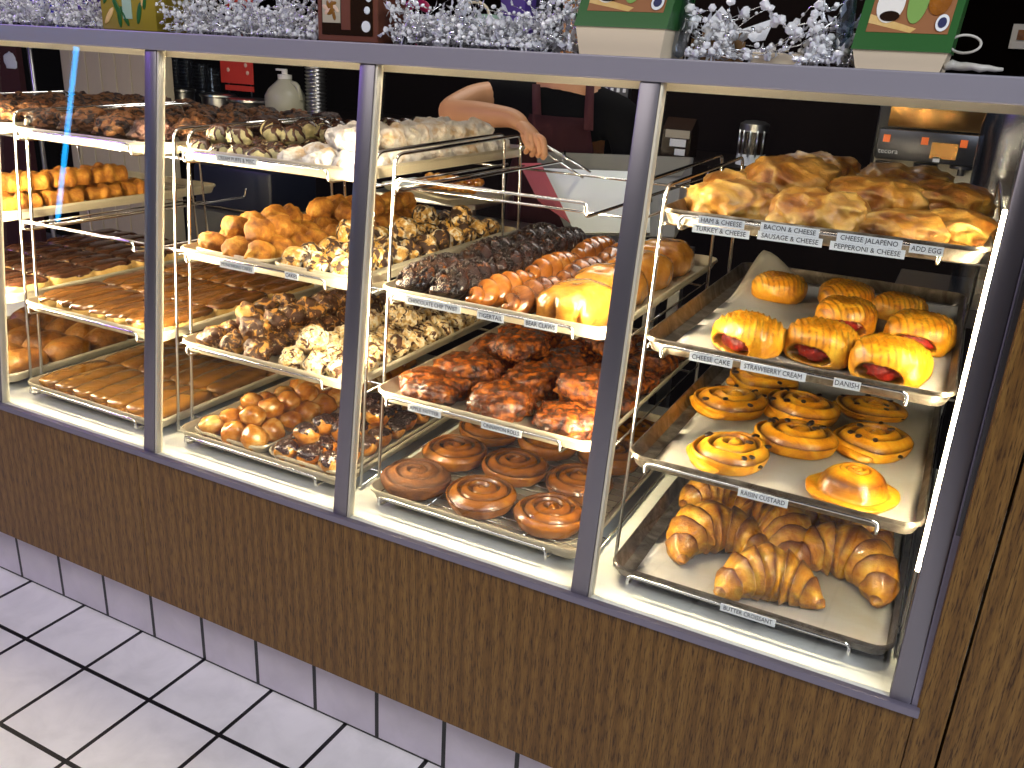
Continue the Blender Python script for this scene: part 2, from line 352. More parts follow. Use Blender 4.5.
# ------------------------------------------------------------------ the display case
LEAN = .12
def gy(z): return LEAN*(z-.55)
case = thing('display_case', (.9, .4, .19), 'long oak-fronted bakery display case with sloping glass and grey metal frame', 'display case')
def cpart(name, bm, m, smooth=False, parent=case): return finish(name, bm, m, parent, smooth)
b = BM(); box(b, -.62, 2.026, .004, .86, .515, .55); cpart('deck', b, 'deck')
b = BM(); box(b, -.62, 2.04, -.008, .004, .5385, .5515, .0015); cpart('deck_edge', b, 'edge')
for i, (x0, x1) in enumerate(((-1.0, .5435), (.5445, 2.0345))):
    b = BM(); box(b, x0, x1, 0, .02, .19, .538, .0006); o = finish('wood_panel', b, 'wood', case, False)
b = BM(); box(b, 2.0355, 2.074, 0, .03, .19, 1.3215, .0006); cpart('wood_stile', b, 'wood')
b = BM(); box(b, -1.0, 2.07, .03, .85, .19, .21); cpart('plinth_floor', b, 'darkcab')
b = BM(); box(b, -1.0, 2.07, .83, .85, .21, .515); cpart('rear_panel', b, 'darkcab')
b = BM(); box(b, 2.028, 2.04, 0, .02, .5515, 1.3215, .001, LEAN); cpart('frame_trim', b, 'edge')
b = BM(); box(b, 2.030, 2.036, .03, .86, .55, 1.3215); cpart('end_panel', b, 'darksteel')
b = BM(); box(b, -1.0, 3.2, .088, .50, 1.3215, 1.3525, .002); cpart('top_ledge', b, 'rail')
b = BM(); box(b, -.62, 2.012, .118, .132, 1.3105, 1.3215); cpart('light_lip', b, 'cream')
b = BM(); tube(b, [(-.6, .148, 1.3165), (2.0, .148, 1.3165)], .0035, 8); cpart('ledge_light', b, 'tube_top')
MX = [-.395, .085, .568, 1.0515, 1.5235]
for m in MX:
    b = BM(); box(b, m, m+.030, 0, .018, .5505, 1.3215, .0025, LEAN); mu = cpart('mullion', b, 'alu', 'auto')
    b = BM(); box(b, m+.0302, m+.0345, .002, .0185, .5505, 1.3215, .0008, LEAN); cpart('light_channel', b, 'alu_light', 'auto', case)
    b = BM(); tube(b, [(m+.007, gy(z)+.028, z) for z in (.70, 1.22)], .0055, 10); cpart('light_tube', b, 'tube')
b = BM(); box(b, 2.0, 2.028, 0, .028, .5505, 1.3215, .003, LEAN); cpart('mullion', b, 'alu', 'auto')
b = BM(); tube(b, [(1.9988, gy(z)+.040, z) for z in (.72, 1.20)], .0026, 10); cpart('light_tube', b, 'tube_end')
ED = MX+[2.0]
for a, c in zip(ED, ED[1:]):
    b = BM(); box(b, a+.034, c-.0005, .010, .014, .5505, 1.3215, 0, LEAN); cpart('glass_pane', b, 'glass')
# neighbouring counter to the right
b = BM(); box(b, 2.0775, 3.2, 0, .03, .19, 1.3215, .0006); o = finish('oak_counter', b, 'wood', None, False)
tag(o, 'oak-veneer counter front to the right of the glass case', 'counter')

# ------------------------------------------------------------------ pans, racks
def rrect(x0, x1, y0, y1, r, z, n=6):
    P = []
    for cx, cy, a in ((x1-r, y1-r, 0), (x0+r, y1-r, 90), (x0+r, y0+r, 180), (x1-r, y0+r, 270)):
        for k in range(n+1):
            t = math.radians(a+90*k/n); P.append(Vector((cx+r*math.cos(t), cy+r*math.sin(t), z)))
    return P
def loft(bm, loops, capb=True):
    R = [[bm.verts.new(p) for p in L] for L in loops]
    for a, b in zip(R, R[1:]):
        for k in range(len(a)): bm.faces.new((a[k], a[(k+1) % len(a)], b[(k+1) % len(a)], b[k]))
    if capb: bm.faces.new(R[0])
    return R
def pan_bm(w, l, h=.024, r=.028, wall=.010, rim=.004):
    """sheet pan: local origin at the centre of its underside"""
    bm = BM(); x, y = w/2, l/2
    def L(i, z, rr): return rrect(-x+i, x-i, -y+i, y-i, max(rr, .004), z)
    rings = [L(rim+wall, .0015, r-.012), L(rim+wall-.002, .003, r-.010), L(rim, h-.002, r-.002), L(rim-.001, h, r), L(.0012, h, r), L(0, h-.002, r), L(0, h-.0055, r), L(.0012, h-.0065, r), L(rim-.0015, h-.004, r-.001), L(rim+wall-.0035, .002, r-.010), L(rim+wall-.001, 0, r-.012)]
    R = loft(bm, rings, True); bm.faces.new(R[-1][::-1]); return bm
LV = [(1.153, .105), (.964, .090), (.778, .075), (.592, .050)]      # rim height, front y of the four shelves
RX = [-.36, .12, .60, 1.08, 1.56]
RN = ['far left', 'left', 'middle', 'second-from-right', 'right']
TW, TL = .43, .655
def rack(i, levels):
    x0 = RX[i]; x1 = x0+.44
    t = thing('wire_display_rack', (x0+.22, .4, .55), ['chrome wire pan rack at the left picture edge, furthest from the right end', 'chrome wire pan rack holding muffins and iced bars', 'chrome wire pan rack holding trays of doughnut holes', 'chrome wire pan rack with an empty top shelf over dark twists', 'chrome wire pan rack at the right end, under the ham and cheese labels'][i], 'rack')
    for x in (x0, x1):
        b = BM(); tube(b, fillet([(x, .100, .558), (x, .153, 1.178), (x, .625, 1.187), (x, .66, .558)], .022, 6), .0032, 8); f = finish('side_frame', b, 'chrome', t)
        for yy in (.100, .66):
            b = BM(); lathe(b, [(.004, 0), (.0085, 0), (.0085, .004), (.0065, .008), (.005, .014)], 14, (x, yy, .550)); finish('rubber_foot', b, 'rubber', f)
    for k in levels:
        z, yf = LV[k]; zb = z-.0268; a, c = x0+.042, x0+.378; yb = yf+TL
        b = BM(); yp = .10+(z-.55)*.0855
        tube(b, fillet([(a, yb+.01, z-.004), (a, yb+.006, zb), (a, yf+.004, zb), (a, yf-.007, zb+.003), (a, yf-.007, z-.006), (c, yf-.007, z-.006), (c, yf-.007, zb+.003), (c, yf+.004, zb), (c, yb+.006, zb), (c, yb+.01, z-.004)], .009, 4), .0026, 8)
        finish('shelf_support', b, 'chrome', t)
        for yy in (.17, .60):
            b = BM(); yq = max(yy, yp+.012); tube(b, [(x0, yq, zb-.005), (x1, yq, zb-.005)], .0024, 6); finish('cross_wire', b, 'chrome', t)
        for xx in (x0, x1): b = BM(); tube(b, [(xx, yp, zb-.005), (xx, .648, zb-.005)], .0022, 6); finish('side_wire', b, 'chrome', t)
    return t
for i in range(5): rack(i, [0, 1, 2, 3])
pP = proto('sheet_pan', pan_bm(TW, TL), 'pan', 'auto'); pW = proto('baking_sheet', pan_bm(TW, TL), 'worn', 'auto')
def sheet(i, k, label, src=None):
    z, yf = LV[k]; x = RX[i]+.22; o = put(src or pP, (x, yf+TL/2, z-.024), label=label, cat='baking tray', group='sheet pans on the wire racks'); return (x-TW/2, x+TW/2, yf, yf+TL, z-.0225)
T = {}
for i, k, lab, s in [(0, 0, 'sheet pan of muffins on the top shelf at the left picture edge', pP), (0, 1, 'sheet pan of orange crullers at the left picture edge', pP), (0, 2, 'sheet pan of chocolate-topped cream bars at the left picture edge', pP), (0, 3, 'lowest sheet pan at the left picture edge, under brown rolls', pP),
        (1, 0, 'sheet pan of muffins behind the left glass pane, top shelf', pP), (1, 2, 'sheet pan of caramel-iced bars above the maple bars', pP), (1, 3, 'sheet pan of maple bars on the bottom shelf', pP),
        (2, 0, 'sheet pan of cream puffs and powdered puffs on a top shelf', pP), (2, 1, 'sheet pan under the golden crumb doughnut holes', pP), (2, 2, 'sheet pan heaped with chocolate-drizzled holes, third shelf', pP), (2, 3, 'bottom sheet pan under the glazed doughnut holes', pP),
        (3, 1, 'sheet pan of twists and bear claws with three labels', pP), (3, 2, 'sheet pan of dark apple fritters', pP), (3, 3, 'sheet pan of cinnamon rolls on the case floor level', pP),
        (4, 0, 'worn baking sheet of ham and cheese croissants, top right', pW), (4, 1, 'worn baking sheet of strawberry and cheese pastries', pW), (4, 2, 'worn baking sheet of raisin custard swirls', pW), (4, 3, 'worn baking sheet of butter croissants, bottom right', pW)]:
    T[i, k] = sheet(i, k, lab, s)
# narrow inner pans
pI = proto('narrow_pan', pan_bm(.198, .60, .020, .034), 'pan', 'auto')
INN = {}
for k, names in ((1, ('narrow pan of golden crumb doughnut holes', 'narrow pan of coconut and chocolate doughnut holes')), (3, ('narrow pan of glazed doughnut holes, bottom shelf', 'narrow pan of chocolate-glazed doughnut holes, bottom shelf'))):
    x0, x1, y0, y1, z = T[2, k]
    for s in (0, 1):
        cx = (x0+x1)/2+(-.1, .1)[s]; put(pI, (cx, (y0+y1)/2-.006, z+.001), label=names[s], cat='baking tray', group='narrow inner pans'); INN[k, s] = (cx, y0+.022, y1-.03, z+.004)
# wire cooling grids
def grid(i, k, label, y0f=.012, y1f=.02):
    x0, x1, y0, y1, z = T[i, k]; b = BM()
    x0 += .018; x1 -= .018; y0 += .018; y1 -= .018; zz = z+.006
    tube(b, rrect(x0, x1, y0, y1, .01, zz), .0017, 6, True)
    n = 26
    for j in range(1, n): y = y0+(y1-y0)*j/n; tube(b, [(x0, y, zz), (x1, y, zz)], .0012, 5)
    for j in range(1, 4): x = x0+(x1-x0)*j/4; tube(b, [(x, y0, zz-.003), (x, y1, zz-.003)], .0015, 5)
    tag(finish('cooling_grid', b, 'chrome'), label, 'cooling rack')
grid(1, 2, 'wire cooling grid under the caramel-iced bars'); grid(3, 3, 'wire cooling grid under the cinnamon rolls'); grid(0, 1, 'wire cooling grid under the orange crullers')
# parchment
def parchment(k, label, front=.019, side=.036, back=.62, curl=True):
    x0, x1, y0, y1, z = T[4, k]; b = BM(); nx, ny = 24, 34; V = []
    for j in range(ny+1):
        for i in range(nx+1):
            u, v = i/nx, j/ny; x = x0+side+(x1-x0-side*1.3)*u; y = y0+front+(back-front)*v
            zz = z+.0012+.0012*abs(fbm(Vector((x*9, y*9, k)), 1, 2))
            e = max(0, .10-(u))*max(0, v-.45)*2.2
            if k == 1: q = max(0, v-.60)*2.5*max(0, 1-u/.30); zz += .060*q*q*(3-2*q); x += .012*q; y -= .02*q
            zz += .10*max(0, u-.96)+.10*max(0, .03-v)
            V.append(b.verts.new((x, y, zz)))
    for j in range(ny):
        for i in range(nx): a = j*(nx+1)+i; b.faces.new((V[a], V[a+1], V[a+nx+2], V[a+nx+1]))
    r = bmesh.ops.solidify(b, geom=b.faces[:], thickness=.0004)
    tag(finish('parchment_sheet', b, 'parch'), label, 'parchment paper')
parchment(1, 'parchment sheet with a lifted corner under the strawberry pastries'); parchment(2, 'parchment sheet under the raisin custard swirls'); parchment(3, 'parchment sheet under the butter croissants')

# ------------------------------------------------------------------ labels
def text_bm(txt, size, width=None):
    cu = bpy.data.curves.new('t', 'FONT'); cu.body = txt; cu.size = size; cu.align_x = 'CENTER'; cu.align_y = 'CENTER'; cu.extrude = .00012; cu.resolution_u = 2
    o = bpy.data.objects.new('t', cu); C.objects.link(o); bpy.context.view_layer.update()
    me = bpy.data.meshes.new_from_object(o.evaluated_get(bpy.context.evaluated_depsgraph_get())); bm = BM(); bm.from_mesh(me)
    bpy.data.objects.remove(o); bpy.data.meshes.remove(me); bpy.data.curves.remove(cu)
    if width:
        xs = [v.co.x for v in bm.verts]; s = width/(max(xs)-min(xs))
        for v in bm.verts: v.co.x *= s
    return bm
def label(i, k, pxa, pxb, py, txt, lab, h=.0145, dy=0, ink='ink'):
    z, yf = LV[k]; y = yf-.0105-dy; a = at(pxa, py, y=y); c = at(pxb, py, y=y); cx = (a.x+c.x)/2; w = abs(c.x-a.x); zc = at((pxa+pxb)/2, py, y=y).z
    t = thing('price_label', (cx, y, zc-h/2), lab, 'label', 'shelf labels')
    b = BM(); vs = box(b, cx-w/2, cx+w/2, y-.0006, y+.0002, zc-h/2, zc+h/2); finish('card', b, 'card', t, False)
    if txt:
        b = text_bm(txt, h*.80, w*.88); xform(b, b.verts, Matrix.Translation((cx, y-.0009, zc)) @ Matrix.Rotation(PI/2, 4, 'X')); finish('lettering', b, ink, t, False)
LB = [(4, 0, 698, 745, 222.5, 'HAM & CHEESE', 'white label reading HAM & CHEESE on the top right shelf'), (4, 0, 692, 750, 231.5, 'TURKEY & CHEESE', 'white label reading TURKEY & CHEESE'),
      (4, 0, 760, 820, 230, 'BACON & CHEESE', 'white label reading BACON & CHEESE'), (4, 0, 757, 823, 239, 'SAUSAGE & CHEESE', 'white label reading SAUSAGE & CHEESE'),
      (4, 0, 836, 903, 241, 'CHEESE JALAPENO', 'white label reading CHEESE JALAPENO'), (4, 0, 829, 906, 250, 'PEPPERONI & CHEESE', 'white label reading PEPPERONI & CHEESE'), (4, 0, 909, 944, 250, 'ADD EGG', 'white label reading ADD EGG'),
      (4, 1, 689, 733, 360, 'CHEESE CAKE', 'white label reading CHEESE CAKE'), (4, 1, 739.6, 807, 371.5, 'STRAWBERRY CREAM', 'white label reading STRAWBERRY CREAM'), (4, 1, 833, 861, 384.5, 'DANISH', 'short white label right of the STRAWBERRY CREAM label'),
      (4, 2, 737, 789, 498, 'RAISIN CUSTARD', 'white label reading RAISIN CUSTARD'), (4, 3, 719, 777, 615, 'BUTTER CROISSANT', 'white label reading BUTTER CROISSANT'),
      (3, 1, 405, 461, 305, 'CHOCOLATE CHIP TWIST', 'white label reading CHOCOLATE CHIP TWIST'), (3, 1, 477, 504, 317, 'TIGERTAIL', 'small white label reading TIGERTAIL'), (3, 1, 524, 557, 325.5, 'BEAR CLAWS', 'white label reading BEAR CLAWS'),
      (3, 2, 408, 441, 411, 'APPLE FRITTER', 'white label reading APPLE FRITTER'), (3, 2, 481, 522, 429.5, 'CINNAMON ROLLS', 'white label reading CINNAMON ROLLS'),
      (2, 1, 220, 254, 267, 'MUNCHKINS CAKES', 'white label under the golden crumb doughnut holes'), (2, 1, 285, 298, 276, 'CAKES', 'tiny white label under the coconut doughnut holes'), (2, 0, 216, 257, 160, 'CREAM PUFFS & MISC', 'white label under the chocolate-topped cream puffs')]
nrow = 0
for (i, k, a, c, y, t, lab) in LB: label(i, k, a, c, y, t, lab, .0115 if (i, k) == (4, 0) else .0128, dy=.0012 if t in ('TURKEY & CHEESE', 'SAUSAGE & CHEESE', 'PEPPERONI & CHEESE') else 0)

# ------------------------------------------------------------------ pastry prototypes
def bar_proto(name, dm, im, seed, L=.118, W=.050, H=.034, sides=.38):
    b = BM(); blob(b, W/2, L/2, H/2, .07, 30, seed, 5, .55, .75, 2); b.verts.index_update(); b.normal_update()
    ic = shell(b, lambda c: c.z > H*sides+.006*noise.noise(c*45+Vector((seed, 0, 0))), .0011); p = proto(name, b, dm); pchild('icing', ic, im, p); return p
def holes(name, m, r=.0215, amp=.10, freq=45, n=4, sub=4):
    out = []
    for s in range(n):
        b = BM(); blob(b, r*1.02, r, r*.92, amp, freq, s+3, sub, 1, .78, 3); out.append(proto(name, b, m))
    return out
P_caramel = [bar_proto('caramel_bar', 'pale', 'caramel', s, .168, .0525, .034, .50) for s in range(3)]
P_maple = [bar_proto('maple_bar', 'bun', 'maple', s+10, .172, .0525, .036, .42) for s in range(3)]
P_choc = [bar_proto('chocolate_cream_bar', 'pale', 'choc', s+20, .118, .060, .046, .60) for s in range(3)]
def muffin(name, dome, seed):
    b = BM(); blob(b, .042, .042, .032, .26, 60, seed, 5, 1, .35, 4)
    for v in b.verts: v.co.z += .030
    p = proto(name, b, dome); b = BM()
    n = 60; prof = [(.024, 0), (.034, .036)]; rings = []
    for r, z in prof: rings.append([b.verts.new(((r+(.0012 if k % 2 else -.0012))*math.cos(2*PI*k/n), (r+(.0012 if k % 2 else -.0012))*math.sin(2*PI*k/n), z)) for k in range(n)])
    for k in range(n): b.faces.new((rings[0][k], rings[0][(k+1) % n], rings[1][(k+1) % n], rings[1][k]))
    b.faces.new(rings[0][::-1]); b.faces.new(rings[1]); pchild('paper_liner', b, 'liner', p); return p
P_muf = [muffin('muffin', 'muffin', s) for s in range(3)]; P_cmuf = muffin('chocolate_muffin', 'chocmuffin', 9)
def roll_proto(name, m, seed, R=.062, H=.034, turns=3.2, elong=1, depth=.0052, brim=0):
    b = BM(); o = Vector((seed*3, 1, 2))
    def fn(u, v):
        th = 2*PI*u
        if v < .15: r = R*.9*(v/.15); z = 0
        elif v < .35: t = (v-.15)/.2; r = R*(.9+.1*math.sin(t*PI/2)); z = H*.55*t
        else:
            t = (v-.35)/.65; r = R*(1-t); rho = r/R; z = H*(.55+.45*(1-rho**2.6)**.5 if not brim else .55)
            s = rho*turns-u; g = (.5+.5*math.cos(2*PI*s))**4; z -= depth*g*(1 if rho > .05 else 0)*(1.1-.3*rho)
            z += .0015*math.sin(2*PI*s)
        if brim:
            if v >= .35:
                rho = 1-(v-.35)/.65; s = rho*turns-u
                z = H*.28+(H*.95)*max(0, 1-(rho/.74)**3.2)**.6 if rho < .74 else H*.28
                if rho < .36: z -= .004*(.5+.5*math.cos(2*PI*(rho*7-u)))**3
            elif v >= .15: z = H*.28*((v-.15)/.2)
        d = 1+(.05 if seed < 30 else .12)*noise.noise(Vector((math.cos(th)*1.3, math.sin(th)*1.3, seed*1.7)))
        p = Vector((r*d*math.cos(th)*elong, r*d*math.sin(th), max(0, z))); p.z += .0012*noise.noise(p*60+o) if z > 0 else 0
        return p
    TN = {}
    def fn2(u, v):
        p = fn(u, v); t = 0
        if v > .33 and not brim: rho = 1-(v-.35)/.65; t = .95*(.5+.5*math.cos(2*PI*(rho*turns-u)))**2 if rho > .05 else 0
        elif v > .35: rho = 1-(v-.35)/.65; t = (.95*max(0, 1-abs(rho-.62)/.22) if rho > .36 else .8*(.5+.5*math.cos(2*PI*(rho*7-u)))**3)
        return p, t
    surf(b, fn2, 96, 72); return proto(name, b, m)
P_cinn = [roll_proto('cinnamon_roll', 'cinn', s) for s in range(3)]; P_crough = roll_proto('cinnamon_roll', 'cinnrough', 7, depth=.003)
def fritter(s):
    b = BM()
    def ex(d, p):
        v = noise.voronoi(p*62)[0]; return .13*(v[1]-v[0])+.05*fbm(p, 140, 2)-.06
    blob(b, .066, .058, .030, .20, 26, s, 5, .85, .6, 3, ex); return proto('apple_fritter', b, 'fritter')
P_frit = [fritter(s) for s in range(4)]
def twist(name, m, s, L=.20, R=.020, turns=2.1, chips=0):
    b = BM()
    for k in (0, 1):
        def fn(u, v):
            y = (v-.5)*L; e = math.sin(PI*min(1, max(0, v)))**.35 if 0 < v < 1 else 0; a = 2*PI*turns*v+k*PI
            cx, cz = math.cos(a)*R*.52*e, math.sin(a)*R*.36*e; th = 2*PI*u; rr = R*.88*e*(1+.06*noise.noise(Vector((u*3, v*9, s+k))))
            return Vector((cx+rr*math.cos(th), y+.006*math.sin(a)*e, max(0, cz+rr*.85*math.sin(th)+R*.95)))
        surf(b, fn, 20, 64)
    p = proto(name, b, m)
    if chips:
        rr = random.Random(s); c = BM()
        for _ in range(150):
            v = rr.uniform(.06, .94); a = rr.uniform(-.2, PI+.2); e = math.sin(PI*v)**.35
            M4 = Matrix.Translation((math.cos(a)*R*1.22*e, (v-.5)*L, R*.95+math.sin(a)*R*1.10*e)) @ Euler((rr.random()*6, rr.random()*6, 0)).to_matrix().to_4x4() @ Matrix.Diagonal((.0042, .0034, .0024, 1))
            bmesh.ops.create_icosphere(c, subdivisions=1, radius=1, matrix=M4)
        q = pchild('chocolate_chips', c, 'chip', p); q['kind'] = 'stuff'
    return p
P_ctw = [twist('chocolate_chip_twist', 'chipdough', s, .205, .029, 2.4, 1) for s in (1, 2)]; P_tw = [twist('glazed_twist', 'twist', s, .205, .0245, 2.8) for s in (3, 4)]; P_tig = [twist('tiger_tail_twist', 'tiger', s, .205, .0235, 2.6) for s in (5, 6)]
def claw(s):
    b = BM()
    def ex(d, p): g = (max(0, math.cos(d.x*9+.6))**6)*max(0, -d.y-.45)*max(0, .75-d.z); return -.55*g+.04*fbm(p, 45, 2), min(1, 2.2*g)
    blob(b, .056, .080, .040, .07, 20, s, 5, .8, .55, 2, ex); return proto('bear_claw', b, 'claw')
P_claw = [claw(s) for s in (1, 2)]
def croissant(name, m, s, R=.036, Rc=.055, A=1.75, segs=9, amp=.14):
    b = BM()
    def fn(u, v):
        a = (v*2-1)*A; env = (math.sin(PI*v)**.80 if 0 < v < 1 else 0); x = Rc*math.sin(a); y = -Rc*(1-math.cos(a)); tr = (abs(v-.5)*2*segs/2) % 1
        r = R*env*(.86+.22*(1-tr)**.8)*(1+amp*noise.noise(Vector((math.cos(2*PI*u)*2, math.sin(2*PI*u)*2+s*5, v*10))))
        th = 2*PI*u+.5*(v-.5); nx, ny = math.sin(a), -math.cos(a)
        # outward in-plane normal of the arc is (sin a, cos a)
        ox, oy = math.sin(a), math.cos(a); z = r*.86*math.sin(th)+R*.74*max(env, .35)
        t = .85*max(0, 1-tr*1.6)*max(0, math.sin(th)+.5)
        return Vector((x+ox*r*math.cos(th), y+oy*r*math.cos(th), max(0, z))), min(1, t)
    surf(b, fn, 40, 84)
    return proto(name, b, m)
P_cro = [croissant('butter_croissant', 'flaky', 1), croissant('butter_croissant', 'flaky', 2, .039, .065, 1.35), croissant('butter_croissant', 'flaky', 3, .038, .08, 1.0)]
def bigcro(s):
    b = BM(); 
    def ex(d, p):
        f = noise.noise(Vector((p.x*26+2*noise.noise(p*18), p.y*9, p.z*30+s))); rg = (1-abs(math.sin(p.x*42+5*noise.noise(p*13)+2*p.y*20))); fl = (1-abs(noise.noise(Vector((p.x*22, p.y*60, p.z*60))))*3); return .16*abs(f)+.13*rg**2+.05*max(0, fl), max(0, min(1, .9*max(0, fl)*rg+.3*f))
    blob(b, .070, .050, .036, .22, 22, s, 5, .85, .6, 3, ex); return proto('filled_croissant', b, 'flakypale')
P_big = [bigcro(s) for s in range(4)]
def pillow(s, fill):
    b = BM(); W, D, H = .048, .043, .046
    def fn(u, v):
        ph = PI*v; th = 2*PI*u; dx = math.sin(ph)*math.cos(th); dz = math.sin(ph)*math.sin(th); dy = -math.cos(ph)
        p = Vector((sgnp(dx, .75)*W, sgnp(dy, .7)*D, sgnp(dz, .8)*H*.62+H*.40)); 
        if dz > -.2: p.z += .0022*math.cos(2*PI*(p.x*.75+p.y*.55)/.0075)*min(1, (dz+.2)*2)*min(1, max(0, dy+.62)*3)
        t = .8*max(0, math.cos(2*PI*(p.x*.75+p.y*.55)/.0075))**2*min(1, max(0, dz+.1)*2)
        if fill and dy < -.3: k = max(0, 1-(dx/.56)**2-((dz+.20)/.32)**2); p.y += .020*k**.55; t = max(t, .75*(1 if k > 0 else 0))
        p *= 1+.05*fbm(p+Vector((s*3, 0, 0)), 40, 2); p.z = max(0, p.z); return p, t
    surf(b, fn, 96, 48); p = proto('filled_pastry_roll', b, 'danish')
    if fill:
        b = BM(); blob(b, .026, .011, .0125, .30, 90, s, 4, 1, .8, 3); bmesh.ops.translate(b, verts=b.verts, vec=(0, -.0265, .0060)); pchild('strawberry_filling', b, 'berry', p)
    return p
P_straw = [pillow(s, 1) for s in (1, 2, 3)]; P_chee = [pillow(s, 0) for s in (4, 5)]
P_rais = [roll_proto('raisin_swirl', 'danish', s+30, .050, .040, 2.8, 1.08, .0095) for s in range(3)]
P_custbun = roll_proto('brimmed_custard_bun', 'danish', 40, .056, .036, 3, 1.0, .004, brim=1)
def raisin_me():
    b = BM(); blob(b, .0036, .0026, .0020, .3, 200, 1, 2, 1, .9, 2); me = bpy.data.meshes.new('raisin'); b.to_mesh(me); b.free(); me.materials.append(M['raisin']); me.polygons.foreach_set('use_smooth', [True]*len(me.polygons)); return me
RAIS = raisin_me()
def tail(s):
    b = BM(); blob(b, .044, .018, .013, .2, 40, s, 4, .9, .6, 2); return b
def puff(name, m, s, r, am=.14): b = BM(); blob(b, r, r, r*.80, am, 38, s, 5, 1, .7, 3); return b
P_cream = []
for s in range(3):
    b = puff('cream_puff', 'puff', s, .0255, .10); b.verts.index_update(); b.normal_update()
    ic = shell(b, lambda c: c.z > .029+.004*math.sin(math.atan2(c.y, c.x)*5+s) or (c.z > .010 and abs(math.sin(c.x*190+c.y*60+1.5*noise.noise(c*60))) < .42), .0012); p = proto('cream_puff', b, 'puff'); pchild('chocolate_drizzle', ic, 'choc', p); P_cream.append(p)
P_sugar = [proto('powdered_puff', puff('', '', s+5, .031, .32), 'sugar') for s in range(3)]
def cruller(s):
    b = BM()
    def ex(d, p): return .16*math.cos(p.y*150+3*d.x)
    blob(b, .028, .055, .024, .12, 30, s, 5, .85, .65, 2, ex); return proto('orange_cruller', b, 'golden')
M['rollbrown'] = pastry('dark_roll_dough', [(.3, (.10, .028, .004)), (.5, (.30, .11, .014)), (.75, (.55, .27, .05))], 28, .35, .8, 110, coat=.3)
P_crul = [cruller(s) for s in (1, 2)]
def rough_roll(s): b = BM(); blob(b, .034, .060, .032, .16, 30, s, 4, .85, .65, 3); return proto('brown_roll', b, 'rollbrown')
P_roll = [rough_roll(s) for s in (1, 2)]
H_gold = holes('crumb_doughnut_hole', 'golden', r=.0285, amp=.30, freq=38); H_coco = holes('coconut_doughnut_hole', 'coco', r=.0275, amp=.22, freq=42)
H_chd = holes('chocolate_doughnut_hole', 'chochole', r=.0275, amp=.28, freq=55); H_cod = holes('coconut_drizzle_doughnut_hole', 'cocodriz', r=.0275, amp=.30, freq=60)
H_glz = holes('glazed_doughnut_hole', 'glazed', r=.0265, amp=.16, freq=40); H_chg = []
M['sprinkled'] = pastry('sprinkled_chocolate_glaze', [(.3, (.022, .007, .004)), (.7, (.05, .016, .008))], 30, .22, .3, 90, coat=.4, over=[(230, .64, .02, (.78, .68, .58))])
for s_ in range(4):
    b = BM(); blob(b, .026, .0255, .0235, .14, 40, s_+3, 4, 1, .78, 3); b.verts.index_update(); b.normal_update()
    ic = shell(b, lambda c: c.z > .027+.014*noise.noise(c*60+Vector((s_, 0, 0))), .0010); p = proto('chocolate_glazed_doughnut_hole', b, 'glazed'); pchild('chocolate_glaze', ic, 'sprinkled', p); H_chg.append(p)

# ------------------------------------------------------------------ filling the pans
def heap(src, cx, w, y0, y1, z, r, lab, cat, grp, seed, layers=2, cover=.9):
    rr = random.Random(seed); d = r*1.98; nx = max(1, int(w/d)); ny = int((y1-y0)/d)
    for L in range(layers):
        for j in range(ny-L):
            for i in range(nx-L):
                if L == 1 and rr.random() > cover: continue
                x = cx+(i-(nx-1-L)/2)*(w/nx)+rr.uniform(-1, 1)*r*.10; y = y0+r+(j+L*.5)*((y1-y0)/ny)+rr.uniform(-1, 1)*r*.10
                put(rr.choice(src), (x, y, z+L*r*1.28), rr.uniform(0, 6.28), rr.uniform(.94, 1.06), lab, cat, grp, rr.uniform(-.25, .25)*L, rr.uniform(-.25, .25)*L)
cx, a, c, z = INN[1, 0]; heap(H_gold, cx, .186, a, c, z, .0275, 'golden crumb-coated doughnut hole heaped in the narrow pan behind the middle pane', 'doughnut hole', 'golden crumb doughnut holes', 1, 2, .62)
cx, a, c, z = INN[1, 1]; heap(H_coco, cx, .170, a, c, z, .0268, 'doughnut hole flecked with coconut and chocolate, in the narrow pan beside the golden ones', 'doughnut hole', 'coconut and chocolate doughnut holes', 2, 2, .45)
cx, a, c, z = INN[3, 0]; heap(H_glz, cx, .170, a, c, z, .0262, 'shiny glazed doughnut hole in the left narrow pan on the bottom shelf', 'doughnut hole', 'glazed doughnut holes', 3, 2, .55)
cx, a, c, z = INN[3, 1]; heap(H_chg, cx, .170, a, c, z, .0252, 'chocolate-glazed doughnut hole with sprinkles in the right narrow pan on the bottom shelf', 'doughnut hole', 'chocolate-glazed doughnut holes', 4, 2, .5)
x0, x1, y0, y1, z = T[2, 2]
heap(H_chd, x0+.112, .182, y0+.02, y1-.15, z, .0272, 'dark chocolate doughnut hole on the left half of the third-shelf pan', 'doughnut hole', 'chocolate doughnut holes', 5, 2, .7)
heap(H_cod, x1-.112, .182, y0+.02, y1-.06, z, .0272, 'pale coconut doughnut hole striped with chocolate on the right half of the third-shelf pan', 'doughnut hole', 'coconut-drizzle doughnut holes', 6, 2, .6)
x0, x1, y0, y1, z = T[2, 0]
heap(P_cream, x0+.105, .190, y0+.02, y1-.04, z, .0238, 'round cream puff topped with chocolate drizzle on the top shelf of the doughnut-hole rack', 'cream puff', 'chocolate-drizzled cream puffs', 7, 2, .6)
heap(P_sugar, x1-.112, .195, y0+.022, y1-.04, z, .0290, 'lumpy puff under white powdered sugar beside the cream puffs', 'cream puff', 'powdered puffs', 8, 2, .8)
